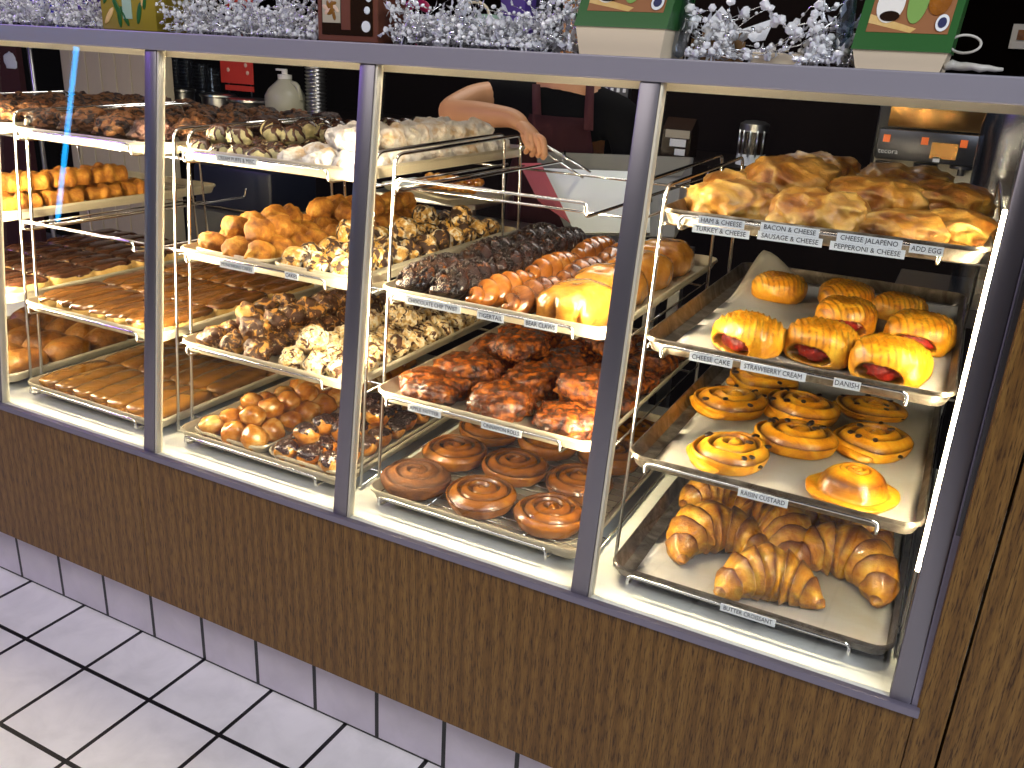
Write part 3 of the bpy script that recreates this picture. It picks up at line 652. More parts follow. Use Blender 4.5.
def rows(src, T_, nx, ny, lab, cat, grp, dz=.0, rot=0, jit=.003, frac=1.0, seed=0, colw=None, xs=None, side=.022, sc=1, off=0.0, pitch=None, ang=0):
    rr = random.Random(seed); x0, x1, y0, y1, z = T_; x0 += side; x1 -= side; y0 += .016+off; y1 = y0+(y1-y0-.03)*frac
    for j in range(ny):
        for i in range(nx):
            x = x0+(x1-x0)*(i+.5)/nx+rr.uniform(-jit, jit)*.5; y = y0+(y1-y0)*(j+.5)/ny+rr.uniform(-jit, jit)
            put(src[rr.randrange(len(src))], (x, y, z+dz), rot+rr.uniform(-.04, .04)+(PI if rr.random() < .5 else 0), sc, lab.format(r=ORD[j], c=['leftmost', 'second', 'third', 'fourth', 'fifth', 'sixth', 'seventh', 'eighth'][i]), cat, grp)
rows(P_caramel, T[1, 2], 7, 3, 'long bar with smooth caramel icing, {c} column from the left, {r} row from the glass', 'doughnut', 'caramel-iced bars', dz=.008, frac=.84, jit=.002, side=.020)
rows(P_maple, T[1, 3], 7, 3, 'long bar with glossy light maple icing on the bottom shelf, {c} column, {r} row', 'doughnut', 'maple bars', dz=.001, frac=.87, jit=.002, side=.020, seed=1)
rows(P_choc, T[0, 2], 6, 5, 'chocolate-topped bar with yellow cream, far left pan, {c} column, {r} row', 'doughnut', 'chocolate cream bars', dz=.001, jit=.004, seed=2)
rows(P_roll, T[0, 3], 5, 5, 'plump brown roll on the lowest pan at the left picture edge, {c} column, {r} row', 'roll', 'brown rolls', dz=.001, jit=.003, seed=3)
x0, x1, y0, y1, z = T[0, 1]
for j in range(4):
    for i in range(6): put(P_crul[(i+j) % 2], (x0+.055+i*.064, y0+.09+j*.112, z+.008), .03*i, 1, 'rough golden-orange cruller on a wire grid at the left picture edge, %s row, %s column' % (ORD[j], ORD[i]), 'doughnut', 'orange crullers')
for j in range(3):
    for i in range(4, 6): put(P_crul[(i+j) % 2], (x0+.045+i*.064-.03*(i == 5), y0+.14+j*.114, z+.048), .1, 1, 'golden cruller in the top layer of the far left pan, %s row, %s' % (ORD[j], ('left side', 'right side')[i-4]), 'doughnut', 'orange crullers')
for (i_, nx, ny) in ((0, 4, 7), (1, 4, 6)):
    x0, x1, y0, y1, z = T[i_, 0]; rr = random.Random(i_)
    for j in range(ny):
        for i in range(nx):
            ch = (i_ == 1 and i == 3 and j in (0, 3, 5)); src = P_cmuf if ch else rr.choice(P_muf)
            put(src, (x0+.062+i*(.305/(nx-1)), y0+.055+j*((TL-.11)/(ny-1)), z), rr.random()*6, (1.0, 1.0, .80), ('dark chocolate muffin in a pleated liner, %s row back, rightmost column' % ORD[j]) if ch else '%s muffin with chocolate pieces on the top shelf, %s row back, %s from the left' % (('left-edge', 'brown')[i_], ORD[j], ORD[i].replace('front', 'first')), 'muffin', 'muffins on the top shelves')
# twists and claws
x0, x1, y0, y1, z = T[3, 1]
cols = [(.046, P_ctw, 'dark twisted doughnut covered in chocolate chips, outer left column', 'chocolate chip twists'), (.112, P_ctw, 'dark twisted doughnut covered in chocolate chips, inner column', 'chocolate chip twists'), (.186, P_tw, 'shiny orange-brown glazed twist next to the dark twists', 'glazed twists'), (.248, P_tig, 'marbled chocolate and glaze twist beside the bear claws', 'tiger tail twists')]
for ci, (dx, src, lab, grp) in enumerate(cols):
    for j in range(3): put(src[j % 2], (x0+dx, y0+.112+j*.208, z), (R_.uniform(-.04, .04)), 1, lab+', '+['nearest the glass', 'middle of three', 'furthest from the glass'][j], 'doughnut', grp)
for j in range(4):
    for i in range(1):
        put(P_claw[(i+j) % 2], (x0+.338+i*.085, y0+.090+j*.150, z), R_.uniform(-.12, .12)-.15, (1.02, .94, 1.05), 'puffy glazed bear claw with cut toes, %s from the glass' % ORD[j].replace('front', 'first'), 'pastry', 'bear claws')
# fritters
x0, x1, y0, y1, z = T[3, 2]; rr = random.Random(3)
for j in range(5):
    for i in range(3): put(P_frit[(i*2+j) % 4], (x0+.083+i*.134+(j % 2)*.006, y0+.078+j*.122+(i % 2)*.012, z), rr.uniform(0, 6), rr.uniform(1.0, 1.06), 'knobbly dark glazed apple fritter, %s row back, %s' % (ORD[j], ('left', 'centre', 'right')[i]), 'doughnut', 'apple fritters')
for n_, (x, y) in enumerate(((.36, .15), (.15, .29), (.29, .42))): put(P_frit[n_], (x0+x, y0+y, z+.040), n_, .92, 'apple fritter lying on top of the others, ' + ('by the bright tube', 'towards the left', 'further back')[n_], 'doughnut', 'apple fritters')
# cinnamon rolls
z = T[3, 3][4]+.0085
for n_, (x, y) in enumerate([(1.146, .130), (1.148, .268), (1.284, .135), (1.280, .276), (1.420, .140), (1.414, .284), (1.150, .408), (1.286, .418), (1.420, .428), (1.152, .55), (1.29, .56), (1.425, .57)]):
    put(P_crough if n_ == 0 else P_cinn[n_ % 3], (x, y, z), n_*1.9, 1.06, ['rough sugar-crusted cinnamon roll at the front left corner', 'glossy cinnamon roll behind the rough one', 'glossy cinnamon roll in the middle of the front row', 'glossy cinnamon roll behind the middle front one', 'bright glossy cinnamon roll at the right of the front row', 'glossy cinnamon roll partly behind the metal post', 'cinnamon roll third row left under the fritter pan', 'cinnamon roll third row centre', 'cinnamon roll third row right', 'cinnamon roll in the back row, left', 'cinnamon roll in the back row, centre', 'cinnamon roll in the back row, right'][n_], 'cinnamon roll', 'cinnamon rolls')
# filled croissants, top right
x0, x1, y0, y1, z = T[4, 0]; rr = random.Random(8)
big = [(1.645, .19, 0, 1.0, .2), (1.765, .17, 0, 1.0, -.3), (1.885, .175, 0, .95, .4), (1.945, .205, .010, .9, 1.3), (1.63, .31, 0, 1.05, -.2), (1.75, .32, 0, 1.05, .5), (1.88, .33, 0, 1.05, -.4), (1.65, .46, 0, 1.05, .3), (1.79, .47, 0, 1.05, -.2), (1.92, .48, 0, 1.0, .7), (1.66, .61, 0, 1.0, -.4), (1.79, .62, 0, 1.0, .2), (1.92, .62, 0, 1.0, .5),
       (1.70, .30, .048, 1.0, .5), (1.82, .27, .045, 1.0, -.2), (1.925, .32, .045, .95, .8), (1.71, .46, .046, 1.0, -.3), (1.85, .47, .046, 1.05, .2)]
wd = ['front', 'front centre', 'front right', 'brightly lit right front', 'second row left', 'second row centre', 'second row right', 'third row left', 'third row centre', 'third row right', 'back row left', 'back row centre', 'back row right', 'upper layer left', 'upper layer front centre', 'upper layer right', 'upper layer behind left', 'upper layer peak', 'upper layer back right', 'upper layer back centre']
for n_, (x, y, dz, sc, rz) in enumerate(big): put(P_big[n_ % 4], (x+.014-(.012 if x > 1.85 else 0), y+.026, z+dz*.62), rz, (sc*.97, sc, sc*(.98 if x < 1.82 else .80)*(.72 if y > .55 else 1)), 'large flaky filled croissant in the top right heap, '+wd[n_], 'croissant', 'filled croissants')
# pastry rolls
z = T[4, 1][4]+.0028
SP = [(1.680, .544, 1, .1, 1.0, 'plain golden pastry roll alone at the back left'), (1.797, .560, 1, -.2, 1.0, 'plain golden pastry roll at the back centre'), (1.891, .540, 1, .2, .92, 'plain double-humped pastry roll at the back right'), (1.818, .395, 0, -.15, 1.0, 'strawberry-filled roll in the middle of the pan'),
      (1.705, .180, 0, .45, 1.05, 'strawberry-filled roll at the front left, apart from the others'), (1.808, .205, 0, .30, 1.08, 'strawberry-filled roll at the front centre'), (1.934, .365, 0, .15, 1.05, 'strawberry-filled roll at the right edge of the parchment'), (1.906, .175, 0, .25, 1.08, 'strawberry-filled roll at the front right by the light')]
for n_, (x, y, pl, rz, sc, lab) in enumerate(SP): put((P_chee if pl else P_straw)[n_ % 2], (x, y, z), -rz, (sc*1.02, sc, sc*(1.0 if pl else 1.15)), lab, 'pastry', 'filled pastry rolls')
# raisin swirls
z = T[4, 2][4]+.0028; rr = random.Random(4)
RS = [(1.676, .560, .2, 'raisin swirl at the back left, half hidden by the label'), (1.650, .400, .5, 'raisin swirl at the left edge of the parchment'), (1.768, .450, -.3, 'raisin swirl in the middle of the second row'), (1.880, .540, .1, 'flat raisin swirl at the back right'), (1.705, .180, 1.0, 'knotted raisin swirl at the front left'), (1.785, .300, .3, 'large raisin swirl in the centre of the pan'), (1.900, .360, .8, 'bright raisin swirl at the right')]
for n_, (x, y, rz, lab) in enumerate(RS):
    o = put(P_rais[n_ % 3], (x, y, z), rz, (1.22, 1.12, .92) if n_ != 3 else (1.15, .95, .6), lab, 'pastry', 'raisin custard swirls')
    b = tail(n_); a = rr.uniform(2.4, 3.6); me = bpy.data.meshes.new('dough_tail'); xform(b, b.verts, Matrix.Translation((.038*math.cos(a), .034*math.sin(a), .0)) @ Matrix.Rotation(a+PI/2, 4, 'Z')); bmesh.ops.recalc_face_normals(b, faces=b.faces); b.to_mesh(me); b.free(); me.materials.append(M['danish']); me.polygons.foreach_set('use_smooth', [True]*len(me.polygons))
    t = bpy.data.objects.new('dough_tail', me); C.objects.link(t); t.parent = o
    for q in range(9):
        a = rr.uniform(0, 6.28); r = rr.choice([.022, .034, .045, .048]); ri = bpy.data.objects.new('raisin', RAIS); C.objects.link(ri); ri.parent = o; zz = .040*(.55+.45*max(0, 1-(r/.05)**2.6)**.5)-.002
        ri.location = (r*1.08*math.cos(a), r*math.sin(a), zz+.0004 if r < .046 else .010); ri.rotation_euler = (0, 0, a); ri.scale = (1.5, 1.5, 1.6)
o = put(P_custbun, (1.893, .162, z), .5, (1.20, 1.14, 1.05), 'round custard bun with a wide flat brim at the front right', 'pastry')
# croissants
z = T[4, 3][4]+.0028
CR = [(1.685, .232, 0, .55, 1.12, 'curled butter croissant at the left of the bottom pan'), (1.800, .135, 2, .35, 1.08, 'crackled butter croissant nearest the label'), (1.782, .290, 1, -.5, 1.08, 'butter croissant in the middle of the bottom pan'), (1.905, .268, 0, 3.0+PI-.1, 1.18, 'striped butter croissant with both tips pointing to the glass, front right'),
      (1.665, .385, 1, .2, 1.0, 'butter croissant at the back left corner of the bottom pan'), (1.890, .395, 1, -.2, 1.05, 'butter croissant behind the striped one'), (1.765, .43, 2, .1, 1.05, 'butter croissant in shade below the label strip')]
for n_, (x, y, pi_, rz, sc, lab) in enumerate(CR): put(P_cro[pi_], (x, y, z), rz, (sc*1.12, sc*1.12, sc*1.2), lab, 'croissant', 'butter croissants')

exec_back = True
# ------------------------------------------------------------------ back room
cy = 2.0
b = BM(); box(b, -2.4, 4.0, 1.95, 2.88, .98, 1.03, .003); o = finish('worktop', b, 'darkcab', None, False); tag(o, 'dark worktop along the back wall behind the person', 'worktop')
b = BM(); box(b, -2.4, 4.0, 2.0, 2.88, 0, .98); o = finish('base_cabinet', b, 'darkcab', None, False); tag(o, 'dark base cabinets under the back worktop', 'cabinet')
Y = 2.2
def pw(px0, px1, py0, py1, y=Y):
    m = at((px0+px1)/2, (py0+py1)/2, y=y); a = at(px0, (py0+py1)/2, y=y); c = at(px1, (py0+py1)/2, y=y); t = at((px0+px1)/2, py0, y=y); d = at((px0+px1)/2, py1, y=y)
    return a.x, c.x, d.z, t.z
# jug with pump
x0, x1, z0, z1 = pw(268, 303, 69, 114); cx = (x0+x1)/2; w = (x1-x0)/2*.9; z0 = 1.03; H = z1-z0
j = thing('syrup_jug', (cx, Y, z0), 'translucent plastic jug with white pump top and moulded handle on the back worktop', 'jug')
b = BM(); lathe(b, [(w*.9, 0), (w, .01), (w, H*.42), (w*.8, H*.58), (w*.36, H*.76), (w*.3, H*.8)], 28, (cx, Y, z0)); finish('jug_body', b, 'syrup', j)
b = BM(); lathe(b, [(w*.34, H*.79), (w*.34, H*.88), (w*.14, H*.89), (w*.14, H*.97)], 20, (cx, Y, z0)); box(b, cx-w*.5, cx+w*.12, Y-.008, Y+.008, z0+H*.955, z0+H, .002); finish('pump', b, 'white_plastic', j, 'auto')
b = BM(); tube(b, fillet([(cx+w*.3, Y, z0+H*.70), (cx+w*.75, Y, z0+H*.70), (cx+w*.98, Y, z0+H*.35)], .03), w*.13, 8); finish('handle', b, 'syrup', j)
# cup tower
x0, x1, z0, z1 = pw(300, 317, 62, 105); cx = (x0+x1)/2; w = (x1-x0)/2
b = BM(); z = 1.03
pr = []
while z < z1+.05: pr += [(w*.82, z), (w, z+.012), (w, z+.014)]; z += .016
lathe(b, pr, 24, (cx, Y+.05, 0)); tag(finish('cup_stack', b, 'steel', None, 'auto'), 'tall stack of metallic cups beside the jug', 'cup stack')
# metal canisters with lids
for px0, px1, py0, lab in ((180, 200, 88, 'small shiny steel canister at the left of the back worktop'), (213, 240, 93, 'wide steel bowl on a stand in front of the red card'), (241, 275, 98, 'dark container with a thin steel lid beside the jug')):
    x0, x1, z0, z1 = pw(px0, px1, py0, 112); cx = (x0+x1)/2; w = (x1-x0)/2; t = thing('canister', (cx, Y-.05, 1.03), lab, 'canister', 'containers on the back worktop')
    dk = px0 == 241; b = BM(); lathe(b, [(w*.86, 0), (w*.9, z1-1.05)], 24, (cx, Y-.05, 1.03)); finish('canister_body', b, 'black' if dk else 'steel', t, 'auto')
    b = BM(); lathe(b, [(w*.92, z1-1.05), (w, z1-1.045), (w, z1-1.036), (w*.9, z1-1.032)], 24, (cx, Y-.05, 1.03)); finish('lid', b, 'steel', t, 'auto')
# clear cup stacks
for n_, (px, w) in enumerate(((170, .05), (181, .045), (196, .05), (207, .04))):
    x = at(px, 75, y=Y+.12).x; b = BM(); z = 1.03; pr = []
    while z < 1.27-.02*n_: pr += [(w*.85, z), (w, z+.014)]; z += .017
    lathe(b, pr, 20, (x, Y+.16, 0)); tag(finish('clear_cup_stack', b, 'clearplastic', None, 'auto'), ['leftmost of four clear plastic cup stacks beside the metal post', 'second clear plastic cup stack from the post', 'third clear plastic cup stack from the post', 'clear plastic cup stack nearest the red card'][n_], 'cup stack', 'clear cup stacks')
# red card holder
x0, x1, z0, z1 = pw(221, 253, 50, 88, Y-.02); t = thing('promo_card', ((x0+x1)/2, Y-.02, 1.03), 'red and blue printed card on a small easel beside the jug', 'sign')
b = BM(); box(b, x0, x1, Y-.024, Y-.018, z0+.02, z1+.02, .001); finish('red_card', b, 'redsign', t, False)
b = BM(); box(b, x0+.004, x1-.004, Y-.0265, Y-.0245, z1-.035, z1+.015); finish('blue_band', b, 'blue', t, False)
b = BM(); box(b, x0+.03, x1, Y-.03, Y-.018, z0-.012, z0+.012, .001); finish('lower_strip', b, 'redsign', t, False)
b = BM(); tube(b, [(x0+.03, Y, 1.03), (x0+.03, Y-.015, z1)], .004, 6); tube(b, [(x1-.03, Y, 1.03), (x1-.03, Y-.015, z1)], .004, 6); finish('easel', b, 'darksteel', t)
for fx, fz in ((.25, .35), (.8, .5), (.85, .3)):
    b = BM(); bmesh.ops.create_icosphere(b, subdivisions=2, radius=.010, matrix=Matrix.Translation((x0+(x1-x0)*fx, Y-.0255, z0+.02+(z1-z0)*fz)) @ Matrix.Diagonal((1, .12, 1, 1))); finish('printed_dot', b, 'creamfill', t)
# tall pale cabinet at left and red poster
x0, x1, z0, z1 = pw(62, 150, 45, 100, 1.8); t = thing('steel_cabinet', ((x0+x1)/2, 1.9, 0), 'tall pale ribbed steel cabinet behind the muffins at left', 'cabinet')
b = BM(); box(b, x0, x1, 1.8, 1.93, 0, 1.9, .004)
finish('cabinet_body', b, 'beige', t, False)
for q in range(6):
    xx = x0+(x1-x0)*(q+.5)/6; b = BM(); box(b, xx-.030, xx+.030, 1.792, 1.80, .1, 1.85, .003); finish('rib', b, 'beige', t, False)
x0, x1, z0, z1 = pw(-40, 17, 40, 80, 1.8); b = BM(); box(b, x0, x1, 1.8, 1.83, 0, z1+.05); t = thing('red_board', ((x0+x1)/2, 1.8, 0), 'dark red display board with a white blob at the left picture edge', 'board'); finish('poster_sheet', b, 'apron', t, False)
p = at(10, 62, y=1.795); b = BM(); blob(b, .05, .004, .045, .3, 30, 1, 3); bmesh.ops.translate(b, verts=b.verts, vec=(p.x, 1.796, p.z-.03)); finish('white_print', b, 'paper', t)
b = BM(); p_ = at(31, 62, y=1.7); tube(b, [(p_.x, 1.7, 0), (p_.x, 1.7, 1.7)], .012, 8); o = finish('grey_post', b, 'steel'); tag(o, 'thin grey post between the red poster and pale cabinet', 'post')
o.data  # base of the poster and post stand on shelves out of sight
# wall shelf above the back worktop (dark)
b = BM(); box(b, .2, 1.62, 2.45, 2.88, 1.031, 2.4); tag(finish('tall_dark_cabinet', b, 'darkcab', None, False), 'tall dark brown cupboard behind the person and coffee jar', 'cupboard')
# phone / keypad
x0, x1, z0, z1 = pw(600, 628, 80, 112, 2.2); t = thing('keypad_phone', ((x0+x1)/2, 2.2, 1.03), 'dark desk phone with square pale keys behind the person\'s shoulder', 'phone')
b = BM(); box(b, x0, x1, 2.2, 2.24, 1.03, z1+.02, .004); finish('phone_body', b, 'darksteel', t, 'auto')
for q in range(4):
    for r in range(3):
        kx = x0+(x1-x0)*(.2+.22*q); kz = z1-.008-r*.028; b = BM(); box(b, kx-.006, kx+.006, 2.196, 2.2, kz-.007, kz+.007, .001); finish('key', b, 'card', t, False)
# carton
x0, x1, z0, z1 = pw(661, 690, 118, 172, 2.1); t = thing('milk_carton', ((x0+x1)/2, 2.15, 1.03), 'dark gable-top carton with pale panels to the right of the person', 'carton')
b = BM(); box(b, x0, x1, 2.1, 2.2, 1.03, z1-.04, .002); vs = [b.verts.new(p) for p in ((x0, 2.1, z1-.04), (x1, 2.1, z1-.04), (x1, 2.2, z1-.04), (x0, 2.2, z1-.04), (x0, 2.15, z1), (x1, 2.15, z1))]
for f in ((0, 1, 5, 4), (2, 3, 4, 5), (1, 2, 5), (3, 0, 4)): b.faces.new([vs[q] for q in f])
finish('carton_body', b, 'coffee', t, False)
h = z1-1.03
for (u0, u1, v0, v1, m_) in ((.12, .95, .50, .70, 'beige'), (.30, .85, .28, .47, 'card'), (.5, .85, .06, .22, 'card')):
    b = BM(); box(b, x0+(x1-x0)*u0, x0+(x1-x0)*u1, 2.097, 2.1, 1.03+h*v0, 1.03+h*v1); finish('printed_panel', b, m_, t, False)
# french press
x0, x1, z0, z1 = pw(735, 768, 120, 182, 2.1); cx = (x0+x1)/2; w = (x1-x0)/2; t = thing('coffee_press', (cx, 2.1, 1.03), 'glass coffee press with steel bands on the back worktop', 'coffee press'); h = z1-1.03
b = BM(); lathe(b, [(w*.8, .002), (w*.8, h*.75)], 28, (cx, 2.1, 1.03)); finish('coffee', b, 'coffee', t, 'auto')
b = BM(); lathe(b, [(w*.86, h*.0), (w*.86, h*.25), (w*.82, h*.25), (w*.82, 0)], 28, (cx, 2.1, 1.03), False); finish('base_band', b, 'paper', t, 'auto')
b = BM(); lathe(b, [(w*.88, h*.75), (w*.88, h*.92), (w*.6, h*.98), (w*.1, h)], 28, (cx, 2.1, 1.03)); finish('lid', b, 'steel', t, 'auto')
b = BM()
for q in range(5): a = -PI/2+(q-2)*.5; tube(b, [(cx+w*.86*math.cos(a), 2.1+w*.86*math.sin(a), 1.03+h*.2), (cx+w*.86*math.cos(a), 2.1+w*.86*math.sin(a), 1.03+h*.78)], .004, 6)
finish('frame_bars', b, 'steel', t)
# coffee machine at right
x0, x1, z0, z1 = pw(878, 984, 96, 190, 1.9); t = thing('coffee_machine', ((x0+x1)/2, 2.05, 1.03), 'black and bronze coffee machine with three orange switches behind the right rack', 'coffee machine')
zt = at(930, 90, y=1.9).z
def mp(px, py): return at(px, py, y=1.9)
A = mp(880, 150); zz = lambda py: mp(930, py).z; XX = lambda px: mp(px, 140).x
b = BM(); box(b, XX(872), XX(1000), 1.96, 2.35, 1.03, zt+.012, .006); finish('machine_body', b, 'black', t, 'auto')
b = BM(); box(b, XX(884), XX(981), 1.925, 1.965, zz(130), zt+.008, .003); finish('bronze_panel', b, 'bronze', t, 'auto')
b = BM(); box(b, XX(878), XX(984), 1.90, 1.96, zz(163), zz(132), .003); finish('control_panel', b, 'darksteel', t, 'auto')
b = BM(); box(b, XX(876), XX(982), 1.95, 1.958, 1.035, zz(163)); finish('back_splash', b, 'beige', t, 'auto')
b = BM(); box(b, XX(933), XX(960), 1.893, 1.90, zz(158), zz(142)); finish('steel_plate', b, 'bronze', t, 'auto')
b = BM(); box(b, XX(937), XX(944), 1.893, 1.90, zz(161.5), zz(156)); finish('white_button', b, 'card', t, 'auto')
for px, py in ((887, 138), (925, 141), (964, 144)):
    p = mp(px, py); b = BM(); box(b, p.x-.010, p.x+.010, 1.892, 1.90, p.z-.011, p.z+.011, .001); finish('orange_switch', b, 'orange', t, False)
for px in (886, 925, 962):
    p = mp(px, 162+(px-886)*.06); b = BM(); lathe(b, [(.034, 0), (.034, -.010), (.01, -.012), (.01, -.03)], 20, (p.x, 1.93, p.z)); finish('brew_funnel', b, 'darksteel', t, 'auto')
p = mp(888, 151); b = text_bm('tecora', .022); xform(b, b.verts, Matrix.Translation((p.x, 1.899, p.z)) @ Matrix.Rotation(PI/2, 4, 'X')); finish('lettering', b, 'card', t, False)
# curved blue-grey plastic bin at far right
p = at(1012, 150, y=.95); b = BM(); lathe(b, [(.09, 0), (.10, p.z-.86), (.09, p.z-.80), (.05, p.z-.76)], 28, (p.x+.035, .99, .90)); tag(finish('plastic_bin', b, 'clearplastic', None, 'auto'), 'curved translucent blue-grey container at the right picture edge', 'container')
b = BM(); box(b, 1.85, 2.6, .90, 1.25, .86, .90, .003); tag(finish('side_shelf', b, 'darksteel', None, False), 'dark steel side shelf behind the right end of the case', 'shelf')
# under-counter things seen through the middle: navy bin and grey box
x0, x1, z0, z1 = pw(190, 268, 168, 240, 1.3); b = BM(); box(b, x0-.03, x1+.02, 1.3, 1.6, .35, z0+.10, .01); tag(finish('grey_storage_box', b, 'greybox', None, 'auto'), 'grey storage box on the floor side behind the golden doughnut holes', 'box')
b = BM(); box(b, x0, x1, 1.32, 1.58, z0+.10, z1, .02); tag(finish('navy_bin', b, 'navy', None, 'auto'), 'dark navy bin standing on the grey storage box', 'bin')
b = BM(); box(b, x0-.04, x1+.05, 1.28, 1.62, .32, .35); box(b, x0-.03, x0, 1.3, 1.33, 0, .32); box(b, x1, x1+.03, 1.3, 1.33, 0, .32); box(b, x0-.03, x0, 1.57, 1.6, 0, .32); box(b, x1, x1+.03, 1.57, 1.6, 0, .32); tag(finish('low_stand', b, 'darksteel', None, False), 'low dark stand under the grey storage box', 'stand')
# prep table with the sheet pan the person works over
b = BM(); box(b, .45, 1.35, .89, 1.15, .87, .90, .003); t = thing('prep_table', (.9, 1.05, 0), 'narrow steel prep table between the case and the person', 'table'); finish('table_top', b, 'steel', t, False)
for x in (.48, 1.32):
    for y in (.92, 1.12): b = BM(); box(b, x-.015, x+.015, y-.015, y+.015, 0, .87); finish('leg', b, 'steel', t, False)
# tilted box of pastry paper
tb = thing('lined_sheet_tray', (1.0, 1.0, .90), 'grey deep tray lined with white paper under the tongs', 'tray')
def Q(p, y): return at(*p, y=y)
fl, fr, bl, br = Q((575, 232), .88), Q((650, 232), .90), Q((541, 168), 1.13), Q((650, 172), 1.15)
b = BM()
def slab(b, quad, th):
    n = (quad[1]-quad[0]).cross(quad[3]-quad[0]).normalized(); n = n if n.z > 0 else -n
    T_ = [b.verts.new(p) for p in quad]; B_ = [b.verts.new(p-n*th) for p in quad]
    b.faces.new(T_); b.faces.new(B_[::-1])
    for q in range(4): b.faces.new((T_[q], B_[q], B_[(q+1) % 4], T_[(q+1) % 4]))
slab(b, [fl, fr, br, bl], .003); finish('white_paper', b, 'paper', tb, False)
b = BM(); e = Vector((0, 0, -.004)); o1 = Vector((0, .03, .0)); up = Vector((0, .015, .055)); slab(b, [fl+e-Vector((.02, .0, 0)), fr+e+Vector((.06, 0, 0)), br+e+Vector((.08, .02, 0)), bl+e+Vector((-.02, .02, 0))], .004)
slab(b, [bl+e+Vector((-.02, .02, 0)), br+e+Vector((.08, .02, 0)), br+Vector((.10, .03, .045)), bl+Vector((-.03, .03, .040))], .004)
slab(b, [fr+e+Vector((.06, 0, 0)), fr+Vector((.08, 0, .045)), br+Vector((.10, .03, .045)), br+e+Vector((.08, .02, 0))], .004); finish('tray_shell', b, 'greytray', tb, False)
b = BM(); slab(b, [Q((519, 163), 1.12), Q((541, 163), 1.12), Q((570, 222), .87), Q((538, 200), .93)], .004); tag(finish('red_cloth', b, 'red', None, False), 'red cloth beside the white paper at the back of the wire racks', 'cloth')
# pan of small glazed pastries behind the empty shelf
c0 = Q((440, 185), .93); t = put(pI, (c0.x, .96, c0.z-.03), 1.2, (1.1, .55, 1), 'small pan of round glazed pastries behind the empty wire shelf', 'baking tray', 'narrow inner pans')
b = BM(); box(b, c0.x-.2, c0.x+.14, .88, 1.10, c0.z-.045, c0.z-.032, .002); box(b, c0.x-.18, c0.x-.16, .9, .92, .90, c0.z-.045); box(b, c0.x+.10, c0.x+.12, .9, .92, .90, c0.z-.045); tag(finish('riser_stand', b, 'steel', None, False), 'steel riser holding a small pan behind the empty shelf', 'stand')
b = BM(); slab(b, [c0+Vector((-.16, -.04, -.006)), c0+Vector((-.05, -.04, -.006)), c0+Vector((-.03, .10, -.004)), c0+Vector((-.15, .10, -.004))], .001); tag(finish('tissue_sheet', b, 'paper', None, False), 'pale paper sheet beside the small glazed pastries', 'paper')
rr = random.Random(9)
for q in range(22):
    i, j = q % 8, q//8; put(rr.choice(H_glz), (c0.x-.035+i*.0215, .90+j*.034+.004*(i % 2), c0.z-.008+(.016 if j == 1 else 0)), rr.random()*6, .52, 'small round glazed pastry in the pan behind the empty wire shelf', 'pastry', 'small glazed pastries at the back')

# ------------------------------------------------------------------ the person
def skin_mesh(name, nodes, edges, m, parent, sub=2, link=True):
    me = bpy.data.meshes.new(name); me.from_pydata([Vector(n[0])-Vector(parent['_o']) if parent else Vector(n[0]) for n in nodes], edges, []); o = bpy.data.objects.new(name, me); C.objects.link(o)
    sk = o.modifiers.new('skin', 'SKIN'); sk.use_smooth_shade = True
    for i, n in enumerate(nodes):
        r = n[1]; o.data.skin_vertices[0].data[i].radius = (r, r) if not isinstance(r, tuple) else r; o.data.skin_vertices[0].data[i].use_root = (i == 0)
    su = o.modifiers.new('sub', 'SUBSURF'); su.levels = sub; su.render_levels = sub
    bpy.context.view_layer.update(); me2 = bpy.data.meshes.new_from_object(o.evaluated_get(bpy.context.evaluated_depsgraph_get())); o.modifiers.clear(); o.data = me2; bpy.data.meshes.remove(me); me2.name = name
    me2.materials.clear(); me2.materials.append(M[m]); me2.polygons.foreach_set('use_smooth', [True]*len(me2.polygons))
    if parent: o.parent = parent
    return o
PB = Vector((.93, 1.33, 0))
pe = thing('person', PB, 'person in black T-shirt and maroon apron leaning over the case with tongs', 'person')
sR = at(497, 78, y=1.28); el = at(444, 114, y=1.08); wr = at(515, 118, y=1.00); kn = at(536, 138, y=.985); sL = at(632, 102, y=1.30); nk = at(567, 78, y=1.28)
mid = el*.5+wr*.5+Vector((0, 0, .004))
chest = Vector((nk.x-.005, 1.34, 1.14)); pel = Vector((nk.x-.02, 1.40, .88))
head = Vector((nk.x, 1.24, nk.z+.135))
body = [(pel, .10), (Vector((nk.x-.015, 1.38, 1.0)), .09), (chest, .095), (Vector((nk.x, 1.31, 1.225)), .075), (nk+Vector((0, .02, .01)), .052), (nk+Vector((0, -.01, .055)), .050),
        (sR+Vector((.03, .02, -.055)), .055), (sR*.5+el*.5+Vector((-.005, .04, -.005)), .045), (el+Vector((.0, .01, .0)), .042), (mid, .038), (wr, .026), (kn*.55+wr*.45, (.026, .017)),
        (sL+Vector((-.02, .01, -.05)), .055), (sL+Vector((.03, .03, -.24)), .040), (sL+Vector((.04, .02, -.40)), .030), (sL+Vector((.03, -.02, -.50)), .022),
        (pel+Vector((-.09, .02, -.08)), .085), (Vector((nk.x-.11, 1.42, .47)), .058), (Vector((nk.x-.11, 1.44, .09)), .042), (Vector((nk.x-.115, 1.36, .045)), .035),
        (pel+Vector((.09, .02, -.08)), .085), (Vector((nk.x+.09, 1.42, .47)), .058), (Vector((nk.x+.09, 1.44, .09)), .042), (Vector((nk.x+.095, 1.36, .045)), .035)]
be = [(0, 1), (1, 2), (2, 3), (3, 4), (4, 5), (3, 6), (6, 7), (7, 8), (8, 9), (9, 10), (10, 11), (3, 12), (12, 13), (13, 14), (14, 15), (0, 16), (16, 17), (17, 18), (18, 19), (0, 20), (20, 21), (21, 22), (22, 23)]
